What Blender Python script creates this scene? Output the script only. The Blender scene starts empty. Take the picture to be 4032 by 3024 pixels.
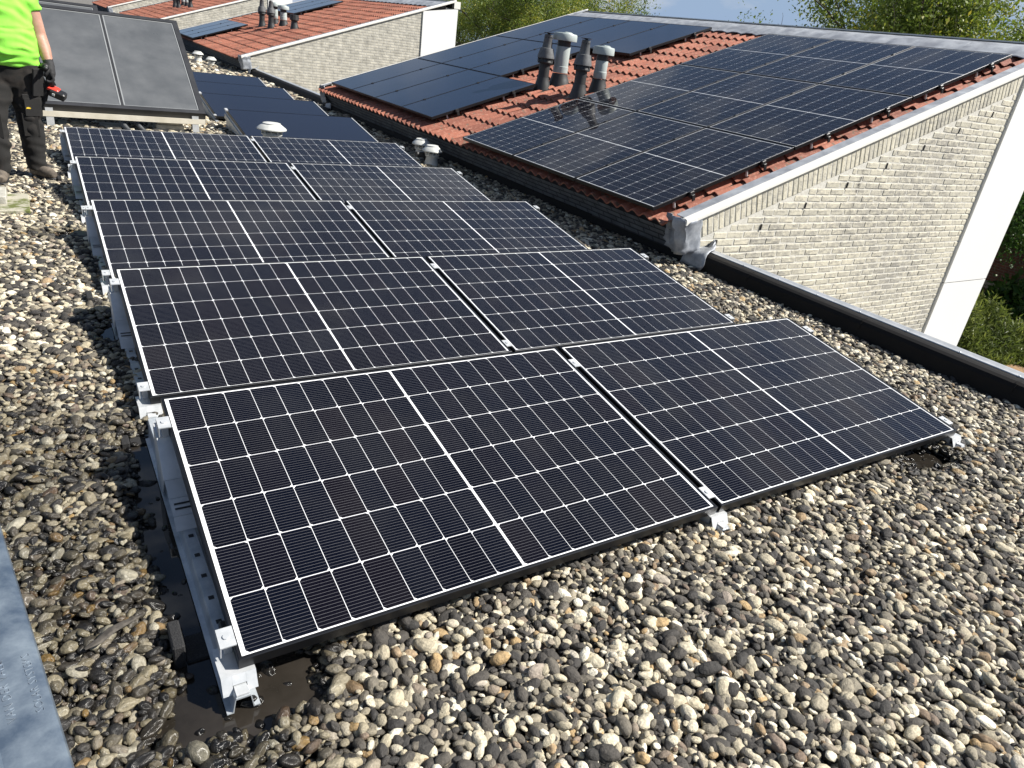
import bpy, bmesh, math, random
import numpy as np
from mathutils import Vector, Matrix, Euler, noise as mnoise

random.seed(7); rng = np.random.default_rng(7)
R = math.radians
scene = bpy.context.scene
COL = scene.collection
PI = math.pi

# ------------------------------------------------------------------ camera, sky, sun, exposure
CAM = Vector((-0.26088, -1.35692, 1.45843)); YAW, PITCH, ROLL, FPX = 0.6178, -0.4449, 0.1423, 2798.07
def cam_axes():
    fw = Vector((math.sin(YAW)*math.cos(PITCH), math.cos(YAW)*math.cos(PITCH), math.sin(PITCH)))
    r = fw.cross(Vector((0, 0, 1))).normalized(); u = r.cross(fw)
    return r*math.cos(ROLL)+u*math.sin(ROLL), -r*math.sin(ROLL)+u*math.cos(ROLL), fw
CR, CU, CF = cam_axes()
cd = bpy.data.cameras.new('camera'); cam = bpy.data.objects.new('camera', cd); COL.objects.link(cam)
cam.matrix_world = Matrix(((CR.x, CU.x, -CF.x, CAM.x), (CR.y, CU.y, -CF.y, CAM.y), (CR.z, CU.z, -CF.z, CAM.z), (0, 0, 0, 1)))
cd.sensor_fit = 'HORIZONTAL'; cd.angle = 2*math.atan(2016/FPX); cd.clip_start = .05; cd.clip_end = 2000
scene.camera = cam
def to_px(p):                                   # where a world point lands in the 4032 x 3024 frame (used only to choose what is worth building singly)
    d = Vector(p[:3])-CAM; z = d.dot(CF)
    return (2016+FPX*d.dot(CR)/max(z, .01), 1512-FPX*d.dot(CU)/max(z, .01), z)

SUN_AZ, SUN_EL = R(122), R(45)
w = bpy.data.worlds.new('World'); scene.world = w; w.use_nodes = True
nt = w.node_tree; bg = nt.nodes['Background']
sky = nt.nodes.new('ShaderNodeTexSky'); sky.sky_type = 'NISHITA'; sky.sun_disc = False
sky.dust_density = .4; sky.ozone_density = 2.2; sky.sun_elevation = SUN_EL; sky.sun_rotation = SUN_AZ
tc = nt.nodes.new('ShaderNodeTexCoord'); mp = nt.nodes.new('ShaderNodeMapping'); mp.inputs['Scale'].default_value = (1.6, 1.6, 4.5)
mp.inputs['Location'].default_value = (2.4, 3.1, .3)
nz = nt.nodes.new('ShaderNodeTexNoise'); nz.inputs['Scale'].default_value = 3.4; nz.inputs['Detail'].default_value = 7; nz.inputs['Roughness'].default_value = .58
rp = nt.nodes.new('ShaderNodeValToRGB'); rp.color_ramp.elements[0].position = .49; rp.color_ramp.elements[1].position = .68
rp.color_ramp.elements[1].color = (.8, .8, .8, 1)
mx = nt.nodes.new('ShaderNodeMix'); mx.data_type = 'RGBA'; mx.inputs['B'].default_value = (6.6, 7.0, 7.7, 1)
nt.links.new(tc.outputs['Generated'], mp.inputs['Vector']); nt.links.new(mp.outputs[0], nz.inputs['Vector'])
nt.links.new(nz.outputs['Fac'], rp.inputs['Fac']); nt.links.new(rp.outputs['Color'], mx.inputs['Factor'])
hz = nt.nodes.new('ShaderNodeMix'); hz.data_type = 'RGBA'; hz.inputs['B'].default_value = (3.4, 4.7, 7.0, 1)     # pale blue air near the horizon, the same all round
sx = nt.nodes.new('ShaderNodeSeparateXYZ'); mr = nt.nodes.new('ShaderNodeMapRange'); mr.inputs['From Min'].default_value = .05; mr.inputs['From Max'].default_value = .30; mr.inputs['To Min'].default_value = .92; mr.inputs['To Max'].default_value = 0
nt.links.new(tc.outputs['Generated'], sx.inputs[0]); nt.links.new(sx.outputs['Z'], mr.inputs['Value']); nt.links.new(mr.outputs[0], hz.inputs['Factor'])
nt.links.new(sky.outputs['Color'], hz.inputs['A']); nt.links.new(hz.outputs['Result'], mx.inputs['A']); nt.links.new(mx.outputs['Result'], bg.inputs['Color'])
bg.inputs['Strength'].default_value = .05
sd = bpy.data.lights.new('sun', 'SUN'); sd.energy = 5.0; sd.angle = R(.53); sd.color = (1, .955, .88)
sun = bpy.data.objects.new('sun', sd); COL.objects.link(sun)
sv = Vector((math.sin(SUN_AZ)*math.cos(SUN_EL), math.cos(SUN_AZ)*math.cos(SUN_EL), math.sin(SUN_EL)))
sun.rotation_euler = sv.to_track_quat('Z', 'Y').to_euler(); sun.location = sv*40
scene.view_settings.view_transform = 'Standard'; scene.view_settings.look = 'None'
scene.view_settings.exposure = 0.9; scene.view_settings.gamma = 1
scene.view_settings.use_curve_mapping = False

# ------------------------------------------------------------------ helpers
def link(o): COL.objects.link(o); return o
def tag(o, label=None, cat=None, group=None, kind=None):
    if label: o['label'] = label
    if cat: o['category'] = cat
    if group: o['group'] = group
    if kind: o['kind'] = kind
    return o
def thing(name, label, cat, loc=(0, 0, 0), group=None, rot=None):
    o = link(bpy.data.objects.new(name, None)); o.location = loc; o.empty_display_size = .1
    if rot: o.rotation_euler = rot
    return tag(o, label, cat, group)
def inst(name, me, parent=None, loc=(0, 0, 0), rot=(0, 0, 0), scale=None):
    o = link(bpy.data.objects.new(name, me)); o.parent = parent; o.location = loc; o.rotation_euler = rot
    if scale: o.scale = scale
    return o
def copy_tree(o, parent=None):
    kids = [c for c in KIDS.get(o.name, [])]
    c = o.copy(); COL.objects.link(c); c.parent = parent
    for k in kids: copy_tree(k, c)
    return c
KIDS = {}
def remember(o):                                # children list for copy_tree
    KIDS[o.name] = list(o.children)
    for c in o.children: remember(c)

class MB:
    def __init__(s): s.v = []; s.f = []
    def add(s, vs, fs):
        n = len(s.v); s.v += [tuple(p) for p in vs]; s.f += [tuple(i+n for i in f) for f in fs]; return s
    def box(s, x0, x1, y0, y1, z0, z1):
        return s.add([(x0, y0, z0), (x1, y0, z0), (x1, y1, z0), (x0, y1, z0), (x0, y0, z1), (x1, y0, z1), (x1, y1, z1), (x0, y1, z1)],
                     [(3, 2, 1, 0), (4, 5, 6, 7), (0, 1, 5, 4), (1, 2, 6, 5), (2, 3, 7, 6), (3, 0, 4, 7)])
    def cbox(s, x0, x1, y0, y1, z0, z1, c=.003):  # box with chamfered vertical and top edges
        def ring(d, z): return [(x0+d, y0, z), (x1-d, y0, z), (x1, y0+d, z), (x1, y1-d, z), (x1-d, y1, z), (x0+d, y1, z), (x0, y1-d, z), (x0, y0+d, z)]
        a = ring(c, z0); b = ring(c, z1-c)
        t = [(x0+c*2, y0+c, z1), (x1-c*2, y0+c, z1), (x1-c, y0+c*2, z1), (x1-c, y1-c*2, z1), (x1-c*2, y1-c, z1), (x0+c*2, y1-c, z1), (x0+c, y1-c*2, z1), (x0+c, y0+c*2, z1)]
        f = [tuple(reversed(range(8))), tuple(range(16, 24))]
        for i in range(8):
            j = (i+1) % 8; f += [(i, j, 8+j, 8+i), (8+i, 8+j, 16+j, 16+i)]
        return s.add(a+b+t, f)
    def hexa(s, p): # 8 points, bottom 4 then top 4 (ccw from above)
        return s.add(p, [(3, 2, 1, 0), (4, 5, 6, 7), (0, 1, 5, 4), (1, 2, 6, 5), (2, 3, 7, 6), (3, 0, 4, 7)])
    def plate(s, a, b, c, d, t): # quad with thickness t behind its normal
        a, b, c, d = map(Vector, (a, b, c, d)); n = (b-a).cross(d-a).normalized()*t
        return s.hexa([a-n, b-n, c-n, d-n, a, b, c, d])
    def prism(s, poly, axis, t0, t1): # poly: list of 2D, extruded along axis
        n = len(poly)
        def mk(p, t): return {'x': (t, p[0], p[1]), 'y': (p[0], t, p[1]), 'z': (p[0], p[1], t)}[axis]
        vs = [mk(p, t0) for p in poly]+[mk(p, t1) for p in poly]
        return s.add(vs, [tuple(range(n)), tuple(reversed(range(n, 2*n)))]+[(i, n+i, n+(i+1) % n, (i+1) % n) for i in range(n)])
    def lathe(s, prof, cx=0, cy=0, seg=20, cap=True):
        n = len(s.v)
        for r, z in prof:
            for k in range(seg):
                a = 2*PI*k/seg; s.v.append((cx+r*math.cos(a), cy+r*math.sin(a), z))
        for i in range(len(prof)-1):
            for k in range(seg):
                j = (k+1) % seg; s.f.append((n+i*seg+k, n+i*seg+j, n+(i+1)*seg+j, n+(i+1)*seg+k))
        if cap:
            s.f.append(tuple(n+k for k in reversed(range(seg)))); s.f.append(tuple(n+(len(prof)-1)*seg+k for k in range(seg)))
        return s
    def tube(s, pts, rad, seg=8, cap=True, flat=1.0):
        pts = [Vector(p) for p in pts]; n0 = len(s.v); m = len(pts)
        if not hasattr(rad, '__len__'): rad = [rad]*m
        up = None
        for i, p in enumerate(pts):
            t = (pts[min(i+1, m-1)]-pts[max(i-1, 0)]).normalized()
            if up is None: up = Vector((0, 0, 1)) if abs(t.z) < .9 else Vector((1, 0, 0))
            a = t.cross(up).normalized(); up = a.cross(t)
            for k in range(seg):
                q = 2*PI*k/seg; s.v.append(tuple(p+a*math.cos(q)*rad[i]+up*math.sin(q)*rad[i]*flat))
        for i in range(m-1):
            for k in range(seg):
                j = (k+1) % seg; s.f.append((n0+i*seg+k, n0+i*seg+j, n0+(i+1)*seg+j, n0+(i+1)*seg+k))
        if cap:
            s.f.append(tuple(n0+k for k in reversed(range(seg)))); s.f.append(tuple(n0+(m-1)*seg+k for k in range(seg)))
        return s
    def loft(s, rings, seg=20): # rings: cx,cy,cz,rx,ry
        n0 = len(s.v); m = len(rings)
        for cx, cy, cz, rx, ry in rings:
            for k in range(seg):
                q = 2*PI*k/seg; s.v.append((cx+rx*math.cos(q), cy+ry*math.sin(q), cz))
        for i in range(m-1):
            for k in range(seg):
                j = (k+1) % seg; s.f.append((n0+i*seg+k, n0+i*seg+j, n0+(i+1)*seg+j, n0+(i+1)*seg+k))
        s.f.append(tuple(n0+k for k in reversed(range(seg)))); s.f.append(tuple(n0+(m-1)*seg+k for k in range(seg)))
        return s
    def mesh(s, name, mat, smooth=False, off=(0, 0, 0)):
        me = bpy.data.meshes.new(name)
        v = s.v if tuple(off) == (0, 0, 0) else [(a-off[0], b-off[1], c-off[2]) for a, b, c in s.v]
        me.from_pydata(v, [], s.f); me.update()
        if mat: me.materials.append(mat)
        if smooth is True: me.shade_smooth()
        elif smooth:
            me.shade_smooth(); me.set_sharp_from_angle(angle=R(smooth))
        return me
    def build(s, name, mat, parent=None, smooth=False, local=False, loc=None):
        off = (0, 0, 0)
        if parent is not None and not local:
            m = parent; 
            while m is not None: off = tuple(a+b for a, b in zip(off, m.location)); m = m.parent
        if parent is None and loc is not None: off = loc
        o = link(bpy.data.objects.new(name, s.mesh(name, mat, smooth, off)))
        if parent is not None: o.parent = parent
        elif loc is not None: o.location = loc
        return o

# ------------------------------------------------------------------ materials
def mat(name, c1, c2=None, scale=6, rough=.6, metal=0, bump=0, bscale=40, coat=0, spec=.5, detail=5, ramp=(.35, .65), per_object=0, rvar=0, coatr=.05):
    m = bpy.data.materials.new(name); m.use_nodes = True; t = m.node_tree; L = t.links.new; b = t.nodes['Principled BSDF']
    b.inputs['Roughness'].default_value = rough; b.inputs['Metallic'].default_value = metal; b.inputs['Specular IOR Level'].default_value = spec
    b.inputs['Coat Weight'].default_value = coat; b.inputs['Coat Roughness'].default_value = coatr
    c1 = tuple(c1)+(1,); b.inputs['Base Color'].default_value = c1
    oi = t.nodes.new('ShaderNodeObjectInfo'); tc = t.nodes.new('ShaderNodeTexCoord')
    va = t.nodes.new('ShaderNodeVectorMath'); va.operation = 'MULTIPLY_ADD'; va.inputs[1].default_value = (1, 1, 1)
    cx = t.nodes.new('ShaderNodeCombineXYZ'); mu = t.nodes.new('ShaderNodeMath'); mu.operation = 'MULTIPLY'; mu.inputs[1].default_value = 61
    L(oi.outputs['Random'], mu.inputs[0]); L(mu.outputs[0], cx.inputs[0]); L(mu.outputs[0], cx.inputs[1])
    L(tc.outputs['Object'], va.inputs[0]); L(cx.outputs[0], va.inputs[2])
    vec = va.outputs[0]; col = None
    m['vec'] = 1
    if c2 is not None:
        n = t.nodes.new('ShaderNodeTexNoise'); n.inputs['Scale'].default_value = scale; n.inputs['Detail'].default_value = detail; n.inputs['Roughness'].default_value = .62
        L(vec, n.inputs['Vector']); r = t.nodes.new('ShaderNodeValToRGB')
        r.color_ramp.elements[0].position, r.color_ramp.elements[1].position = ramp
        r.color_ramp.elements[0].color = c1; r.color_ramp.elements[1].color = tuple(c2)+(1,)
        L(n.outputs['Fac'], r.inputs['Fac']); col = r.outputs['Color']
        if rvar:
            a = t.nodes.new('ShaderNodeMath'); a.operation = 'MULTIPLY_ADD'; a.inputs[1].default_value = rvar; a.inputs[2].default_value = rough-rvar*.5
            L(n.outputs['Fac'], a.inputs[0]); L(a.outputs[0], b.inputs['Roughness'])
    if per_object:
        h = t.nodes.new('ShaderNodeHueSaturation'); a = t.nodes.new('ShaderNodeMath'); a.operation = 'MULTIPLY_ADD'
        a.inputs[1].default_value = per_object*2; a.inputs[2].default_value = 1-per_object
        L(oi.outputs['Random'], a.inputs[0]); L(a.outputs[0], h.inputs['Value'])
        if col: L(col, h.inputs['Color'])
        else: h.inputs['Color'].default_value = c1
        col = h.outputs['Color']
    if col: L(col, b.inputs['Base Color'])
    if bump:
        n = t.nodes.new('ShaderNodeTexNoise'); n.inputs['Scale'].default_value = bscale; n.inputs['Detail'].default_value = 4; L(vec, n.inputs['Vector'])
        bp = t.nodes.new('ShaderNodeBump'); bp.inputs['Strength'].default_value = min(1, bump); bp.inputs['Distance'].default_value = .004
        L(n.outputs['Fac'], bp.inputs['Height']); L(bp.outputs['Normal'], b.inputs['Normal'])
    return m
def bsdf(m): return m.node_tree.nodes['Principled BSDF']
M = {}
M['frame'] = mat('frame_anodised', (.035, .036, .04), rough=.38, metal=.85)
M['backsheet'] = mat('white_backsheet', (.8, .81, .82), rough=.4, coat=.6)
M['alu'] = mat('mill_aluminium', (.50, .52, .53), (.62, .63, .64), scale=25, rough=.42, metal=.35, rvar=.15)
M['galv'] = mat('galvanised_steel', (.36, .40, .44), (.56, .59, .61), scale=14, rough=.42, metal=.4, rvar=.25, bump=.15, bscale=60)
M['alu_dull'] = mat('weathered_aluminium', (.46, .48, .49), (.60, .61, .62), scale=9, rough=.5, metal=.35, rvar=.2)
M['rubber'] = mat('granulate_rubber', (.012, .012, .013), (.035, .035, .035), scale=220, rough=.85, bump=.8, bscale=300, ramp=(.5, .7))
M['black'] = mat('black_plastic', (.012, .012, .013), rough=.45)
M['bitumen'] = mat('bitumen_roofing', (.018, .017, .017), (.035, .033, .032), scale=5, rough=.75, bump=.4, bscale=240)
M['bitumen_wall'] = mat('bitumen_upstand', (.0028, .0025, .0025), (.006, .0052, .0048), scale=3, rough=.7, bump=.3, bscale=12, spec=.22)
M['zinc'] = mat('weathered_zinc', (.30, .31, .33), (.5, .52, .54), scale=5, rough=.5, metal=.45, rvar=.25, bump=.25, bscale=9)
M['lead'] = mat('lead_flashing', (.16, .175, .20), (.36, .38, .41), scale=7, rough=.55, metal=.35, bump=.3, bscale=20, rvar=.2)
M['white_trim'] = mat('cream_white_trim', (.74, .72, .66), (.8, .78, .73), scale=10, rough=.45)
M['white_panel'] = mat('white_cladding', (.8, .8, .78), rough=.35)
M['mortar'] = mat('lime_mortar', (.50, .48, .42), (.62, .60, .54), scale=30, rough=.9, bump=.4, bscale=120)
M['tile'] = mat('red_clay_tile', (.36, .105, .055), (.50, .19, .105), scale=16, rough=.85, bump=.5, bscale=130, per_object=.16)
M['glass_black'] = mat('black_module_glass', (.008, .012, .026), (.011, .016, .034), scale=3, rough=.12, coat=0, spec=.5)
M['asphalt'] = mat('ground_paving', (.10, .095, .085), (.16, .15, .135), scale=1.2, rough=.9, bump=.4, bscale=30)
M['pvc_grey'] = mat('pale_grey_flue', (.33, .375, .365), (.39, .43, .42), scale=4, rough=.45)
M['flue_dark'] = mat('anthracite_flue', (.018, .019, .020), (.034, .036, .038), scale=12, rough=.55)
M['flue_cap'] = mat('grey_flue_cap', (.07, .073, .077), (.12, .125, .13), scale=18, rough=.6)
M['vent'] = mat('dirty_vent_plastic', (.42, .43, .41), (.58, .58, .55), scale=11, rough=.5)
M['concrete'] = mat('concrete_paver', (.26, .25, .21), (.45, .43, .38), scale=10, rough=.9, bump=.6, bscale=80)
M['moss'] = mat('mossy_concrete', (.10, .115, .03), (.36, .34, .27), scale=9, rough=.95, bump=.8, bscale=90, ramp=(.42, .55))
# ---- special materials
def cell_material():
    m = mat('mono_cell', (.004, .0045, .010), rough=.6, coat=1.0, spec=.0, coatr=.03)
    t = m.node_tree; L = t.links.new; b = bsdf(m); b.inputs['Coat IOR'].default_value = 1.33
    tc = t.nodes.new('ShaderNodeTexCoord'); sp = t.nodes.new('ShaderNodeSeparateXYZ'); L(tc.outputs['Object'], sp.inputs[0])
    a = t.nodes.new('ShaderNodeMath'); a.operation = 'MULTIPLY'; a.inputs[1].default_value = 1/.01125; L(sp.outputs['Y'], a.inputs[0])
    f = t.nodes.new('ShaderNodeMath'); f.operation = 'FRACT'; L(a.outputs[0], f.inputs[0])
    g = t.nodes.new('ShaderNodeMath'); g.operation = 'LESS_THAN'; g.inputs[1].default_value = .075; L(f.outputs[0], g.inputs[0])
    oi = t.nodes.new('ShaderNodeObjectInfo'); r = t.nodes.new('ShaderNodeValToRGB'); e = r.color_ramp.elements
    e[0].color = (.0018, .0017, .0040, 1); e[1].color = (.0040, .0028, .0050, 1)
    x = e.new(.5); x.color = (.0018, .0024, .0062, 1); L(oi.outputs['Random'], r.inputs['Fac'])
    mx = t.nodes.new('ShaderNodeMix'); mx.data_type = 'RGBA'; L(g.outputs[0], mx.inputs['Factor']); L(r.outputs['Color'], mx.inputs['A']); mx.inputs['B'].default_value = (.13, .13, .14, 1)
    L(mx.outputs['Result'], b.inputs['Base Color'])
    return m
M['cell'] = cell_material()
def brick_material(name, attr=False):
    m = bpy.data.materials.new(name); m.use_nodes = True; t = m.node_tree; L = t.links.new; b = bsdf(m); b.inputs['Roughness'].default_value = .88
    ge = t.nodes.new('ShaderNodeNewGeometry')
    if attr: q = t.nodes.new('ShaderNodeAttribute'); q.attribute_name = 'tint'; rnd = q.outputs['Fac']
    else: q = t.nodes.new('ShaderNodeObjectInfo'); rnd = q.outputs['Random']
    r = t.nodes.new('ShaderNodeValToRGB'); r.color_ramp.elements[0].color = (.45, .425, .35, 1); r.color_ramp.elements[1].color = (.57, .53, .42, 1)
    x = r.color_ramp.elements.new(.3); x.color = (.51, .48, .385, 1); L(rnd, r.inputs['Fac'])
    mp = t.nodes.new('ShaderNodeMapping'); mp.inputs['Scale'].default_value = (1, 1, 2.2); L(ge.outputs['Position'], mp.inputs['Vector'])
    n = t.nodes.new('ShaderNodeTexNoise'); n.inputs['Scale'].default_value = 15; n.inputs['Detail'].default_value = 7; n.inputs['Roughness'].default_value = .65; L(mp.outputs[0], n.inputs['Vector'])
    n2 = t.nodes.new('ShaderNodeTexNoise'); n2.inputs['Scale'].default_value = .9; n2.inputs['Detail'].default_value = 4; L(ge.outputs['Position'], n2.inputs['Vector'])
    ad = t.nodes.new('ShaderNodeMath'); ad.operation = 'MULTIPLY_ADD'; ad.inputs[1].default_value = .55; L(n2.outputs['Fac'], ad.inputs[0]); L(n.outputs['Fac'], ad.inputs[2])
    d = t.nodes.new('ShaderNodeValToRGB'); d.color_ramp.elements[0].position = .72; d.color_ramp.elements[1].position = .95; L(ad.outputs[0], d.inputs['Fac'])
    mx = t.nodes.new('ShaderNodeMix'); mx.data_type = 'RGBA'; L(d.outputs['Color'], mx.inputs['Factor']); L(r.outputs['Color'], mx.inputs['A']); mx.inputs['B'].default_value = (.29, .275, .24, 1)
    sp = t.nodes.new('ShaderNodeSeparateXYZ'); L(ge.outputs['Position'], sp.inputs[0])          # narrow run of dirt down the wall below one open joint
    def mth(op, a_, b_=None, c_=None):
        q_ = t.nodes.new('ShaderNodeMath'); q_.operation = op; q_.use_clamp = op == 'MULTIPLY_ADD'
        for k_, v_ in enumerate((a_, b_, c_)):
            if v_ is None: continue
            if isinstance(v_, (int, float)): q_.inputs[k_].default_value = v_
            else: L(v_, q_.inputs[k_])
        return q_.outputs[0]
    dx = mth('ABSOLUTE', mth('SUBTRACT', sp.outputs['X'], 6.505)); wx = mth('MULTIPLY_ADD', dx, -22.0, 1.0)
    wz = mth('MULTIPLY', mth('MULTIPLY_ADD', sp.outputs['Z'], 2.2, -.25), mth('MULTIPLY_ADD', sp.outputs['Z'], -9.0, 7.6))
    st = mth('MULTIPLY', mth('MULTIPLY', wx, wz), mth('MULTIPLY_ADD', n.outputs['Fac'], 3.2, -.9))
    m3 = t.nodes.new('ShaderNodeMix'); m3.data_type = 'RGBA'; L(st, m3.inputs['Factor']); L(mx.outputs['Result'], m3.inputs['A']); m3.inputs['B'].default_value = (.05, .048, .045, 1)
    L(m3.outputs['Result'], b.inputs['Base Color'])
    nb = t.nodes.new('ShaderNodeTexNoise'); nb.inputs['Scale'].default_value = 26; nb.inputs['Detail'].default_value = 6; L(ge.outputs['Position'], nb.inputs['Vector'])
    bp = t.nodes.new('ShaderNodeBump'); bp.inputs['Strength'].default_value = .5; bp.inputs['Distance'].default_value = .010; L(nb.outputs['Fac'], bp.inputs['Height']); L(bp.outputs['Normal'], b.inputs['Normal'])
    return m
M['brick'] = brick_material('cream_brick'); M['brick_mass'] = brick_material('cream_brick_mass', True)
def brick_surface(name, c1, c2, cm, scale, vec_map, bw=.22, bh=.065, mortar=.012):  # brickwork too far off to pick the bricks apart
    m = bpy.data.materials.new(name); m.use_nodes = True; t = m.node_tree; L = t.links.new; b = bsdf(m); b.inputs['Roughness'].default_value = .9
    tc = t.nodes.new('ShaderNodeNewGeometry'); sp = t.nodes.new('ShaderNodeSeparateXYZ'); L(tc.outputs['Position'], sp.inputs[0]); cb = t.nodes.new('ShaderNodeCombineXYZ')
    L(sp.outputs[vec_map[0]], cb.inputs[0]); L(sp.outputs[vec_map[1]], cb.inputs[1])
    bt = t.nodes.new('ShaderNodeTexBrick'); bt.inputs['Scale'].default_value = 1; bt.inputs['Brick Width'].default_value = bw; bt.inputs['Row Height'].default_value = bh
    bt.inputs['Mortar Size'].default_value = mortar; bt.inputs['Color1'].default_value = c1+(1,); bt.inputs['Color2'].default_value = c2+(1,); bt.inputs['Mortar'].default_value = cm+(1,)
    bt.inputs['Mortar Smooth'].default_value = .3; L(cb.outputs[0], bt.inputs['Vector'])
    n = t.nodes.new('ShaderNodeTexNoise'); n.inputs['Scale'].default_value = 7; n.inputs['Detail'].default_value = 8; L(tc.outputs['Position'], n.inputs['Vector'])
    h = t.nodes.new('ShaderNodeHueSaturation'); L(bt.outputs['Color'], h.inputs['Color']); a = t.nodes.new('ShaderNodeMath'); a.operation = 'MULTIPLY_ADD'; a.inputs[1].default_value = 1.3; a.inputs[2].default_value = .32
    L(n.outputs['Fac'], a.inputs[0]); L(a.outputs[0], h.inputs['Value']); L(h.outputs['Color'], b.inputs['Base Color'])
    ad = t.nodes.new('ShaderNodeMath'); ad.operation = 'MULTIPLY_ADD'; ad.inputs[1].default_value = -1.2; L(bt.outputs['Fac'], ad.inputs[0]); L(n.outputs['Fac'], ad.inputs[2])
    bp = t.nodes.new('ShaderNodeBump'); bp.inputs['Strength'].default_value = .8; bp.inputs['Distance'].default_value = .012; L(ad.outputs[0], bp.inputs['Height']); L(bp.outputs['Normal'], b.inputs['Normal'])
    return m
M['brick_far'] = brick_surface('cream_brick_far', (.52, .49, .41), (.43, .41, .35), (.44, .425, .38), 1, ('X', 'Z'))
M['brick_emboss'] = brick_surface('brick_embossed_flashing', (.14, .15, .16), (.11, .12, .13), (.04, .04, .045), 1, ('Y', 'Z'), .20, .05, .008)
M['brick_brown'] = brick_surface('brown_brick', (.13, .05, .032), (.09, .038, .026), (.10, .085, .07), 1, ('Y', 'Z'), .22, .07, .01)
def tile_material(name, attr=False):
    m = bpy.data.materials.new(name); m.use_nodes = True; t = m.node_tree; L = t.links.new; b = bsdf(m); b.inputs['Roughness'].default_value = .85
    ge = t.nodes.new('ShaderNodeNewGeometry')
    if attr: q = t.nodes.new('ShaderNodeAttribute'); q.attribute_name = 'tint'; rnd = q.outputs['Fac']
    else: q = t.nodes.new('ShaderNodeObjectInfo'); rnd = q.outputs['Random']
    r = t.nodes.new('ShaderNodeValToRGB'); r.color_ramp.elements[0].color = (.17, .056, .036, 1); r.color_ramp.elements[1].color = (.33, .115, .070, 1); L(rnd, r.inputs['Fac'])
    n = t.nodes.new('ShaderNodeTexNoise'); n.inputs['Scale'].default_value = 30; n.inputs['Detail'].default_value = 8; n.inputs['Roughness'].default_value = .7; L(ge.outputs['Position'], n.inputs['Vector'])
    d = t.nodes.new('ShaderNodeValToRGB'); d.color_ramp.elements[0].position = .5; d.color_ramp.elements[1].position = .78; L(n.outputs['Fac'], d.inputs['Fac'])
    mx = t.nodes.new('ShaderNodeMix'); mx.data_type = 'RGBA'; L(d.outputs['Color'], mx.inputs['Factor']); L(r.outputs['Color'], mx.inputs['A']); mx.inputs['B'].default_value = (.47, .25, .18, 1)
    v = t.nodes.new('ShaderNodeTexVoronoi'); v.inputs['Scale'].default_value = 14; v.inputs['Randomness'].default_value = 1; L(ge.outputs['Position'], v.inputs['Vector'])
    vr = t.nodes.new('ShaderNodeValToRGB'); vr.color_ramp.elements[0].position = .20; vr.color_ramp.elements[1].position = .30; vr.color_ramp.elements[0].color = (.75, .75, .75, 1); vr.color_ramp.elements[1].color = (0, 0, 0, 1); L(v.outputs['Distance'], vr.inputs['Fac'])
    m2 = t.nodes.new('ShaderNodeMix'); m2.data_type = 'RGBA'; L(vr.outputs['Color'], m2.inputs['Factor']); L(mx.outputs['Result'], m2.inputs['A']); m2.inputs['B'].default_value = (.13, .10, .07, 1)
    L(m2.outputs['Result'], b.inputs['Base Color'])
    bp = t.nodes.new('ShaderNodeBump'); bp.inputs['Strength'].default_value = .5; bp.inputs['Distance'].default_value = .006; L(n.outputs['Fac'], bp.inputs['Height']); L(bp.outputs['Normal'], b.inputs['Normal'])
    return m
M['tile'] = tile_material('red_concrete_tile'); M['tile_mass'] = tile_material('red_concrete_tile_mass', True)

# ------------------------------------------------------------------ flat roof, ground, water
ROOF_Z, GRAVEL_Z, GROUND_Z = -.13, -.082, -3.4
PX0, PX1 = 4.40, 4.555          # parapet
mb = MB(); mb.box(-4.5, 4.5, -3.5, 62, ROOF_Z-.25, ROOF_Z); tag(mb.build('flat_roof', M['bitumen']), kind='structure')
mb = MB(); mb.add([(-400, -400, GROUND_Z), (600, -400, GROUND_Z), (600, 600, GROUND_Z), (-400, 600, GROUND_Z)], [(0, 1, 2, 3)]); tag(mb.build('ground', M['asphalt']), kind='structure')
mb = MB(); mb.box(-4.4, 4.6, -3.4, 61, GROUND_Z, ROOF_Z-.26); b_ = mb.build('lower_storey', brick_surface('lower_wall', (.5, .47, .38), (.44, .41, .34), (.38, .36, .31), 1, ('Y', 'Z'))); tag(b_, 'cream brick lower storey carrying the gravel flat roof', 'building')

def fbm(x, y, s, o=0): return mnoise.fractal(Vector((x*s+o, y*s-o, o*.7)), 1.0, 2.0, 3)
def puddle_depth(x, y):   # > 0 where bare wet bitumen / water shows instead of gravel
    n = fbm(x, y, 9, 3)*.045
    left = -.125 + .012*math.sin(y*7)
    d = -9
    if -.12 < y < 1.42: d = max(d, min(x-left, .16-x, (y+.10)*1.2, (1.40-y)*.6)+n)
    d = max(d, .13-math.hypot((x+.04)*.85, y+.0)+n)
    d = max(d, .07-math.hypot((x-.09)*.7, y-.06)+n)
    d = max(d, .045-math.hypot((x+.16)*.55, y-4.18)+n*.5)
    d = max(d, .05-math.hypot(x+.06, (y-2.45)*.4)+n*.5)
    d = max(d, .10-math.hypot((x-3.2)*.6, (y+.02)*1.2)+n)
    return d
water = mat('rain_water', (.010, .0085, .0065), (.034, .029, .024), scale=4, rough=.03, spec=.5, ramp=(.3, .7)); M['water'] = water
mb = MB()
for x0, x1, y0, y1 in ((-.24, .2, -.2, 1.45), (-.27, -.06, 4.08, 4.28), (-.2, .1, 2.2, 2.7), (2.95, 3.45, -.12, .1)):
    mb.add([(x0, y0, ROOF_Z+.009), (x1, y0, ROOF_Z+.009), (x1, y1, ROOF_Z+.009), (x0, y1, ROOF_Z+.009)], [(0, 1, 2, 3)])
tag(mb.build('puddle', water), kind='structure')

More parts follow.
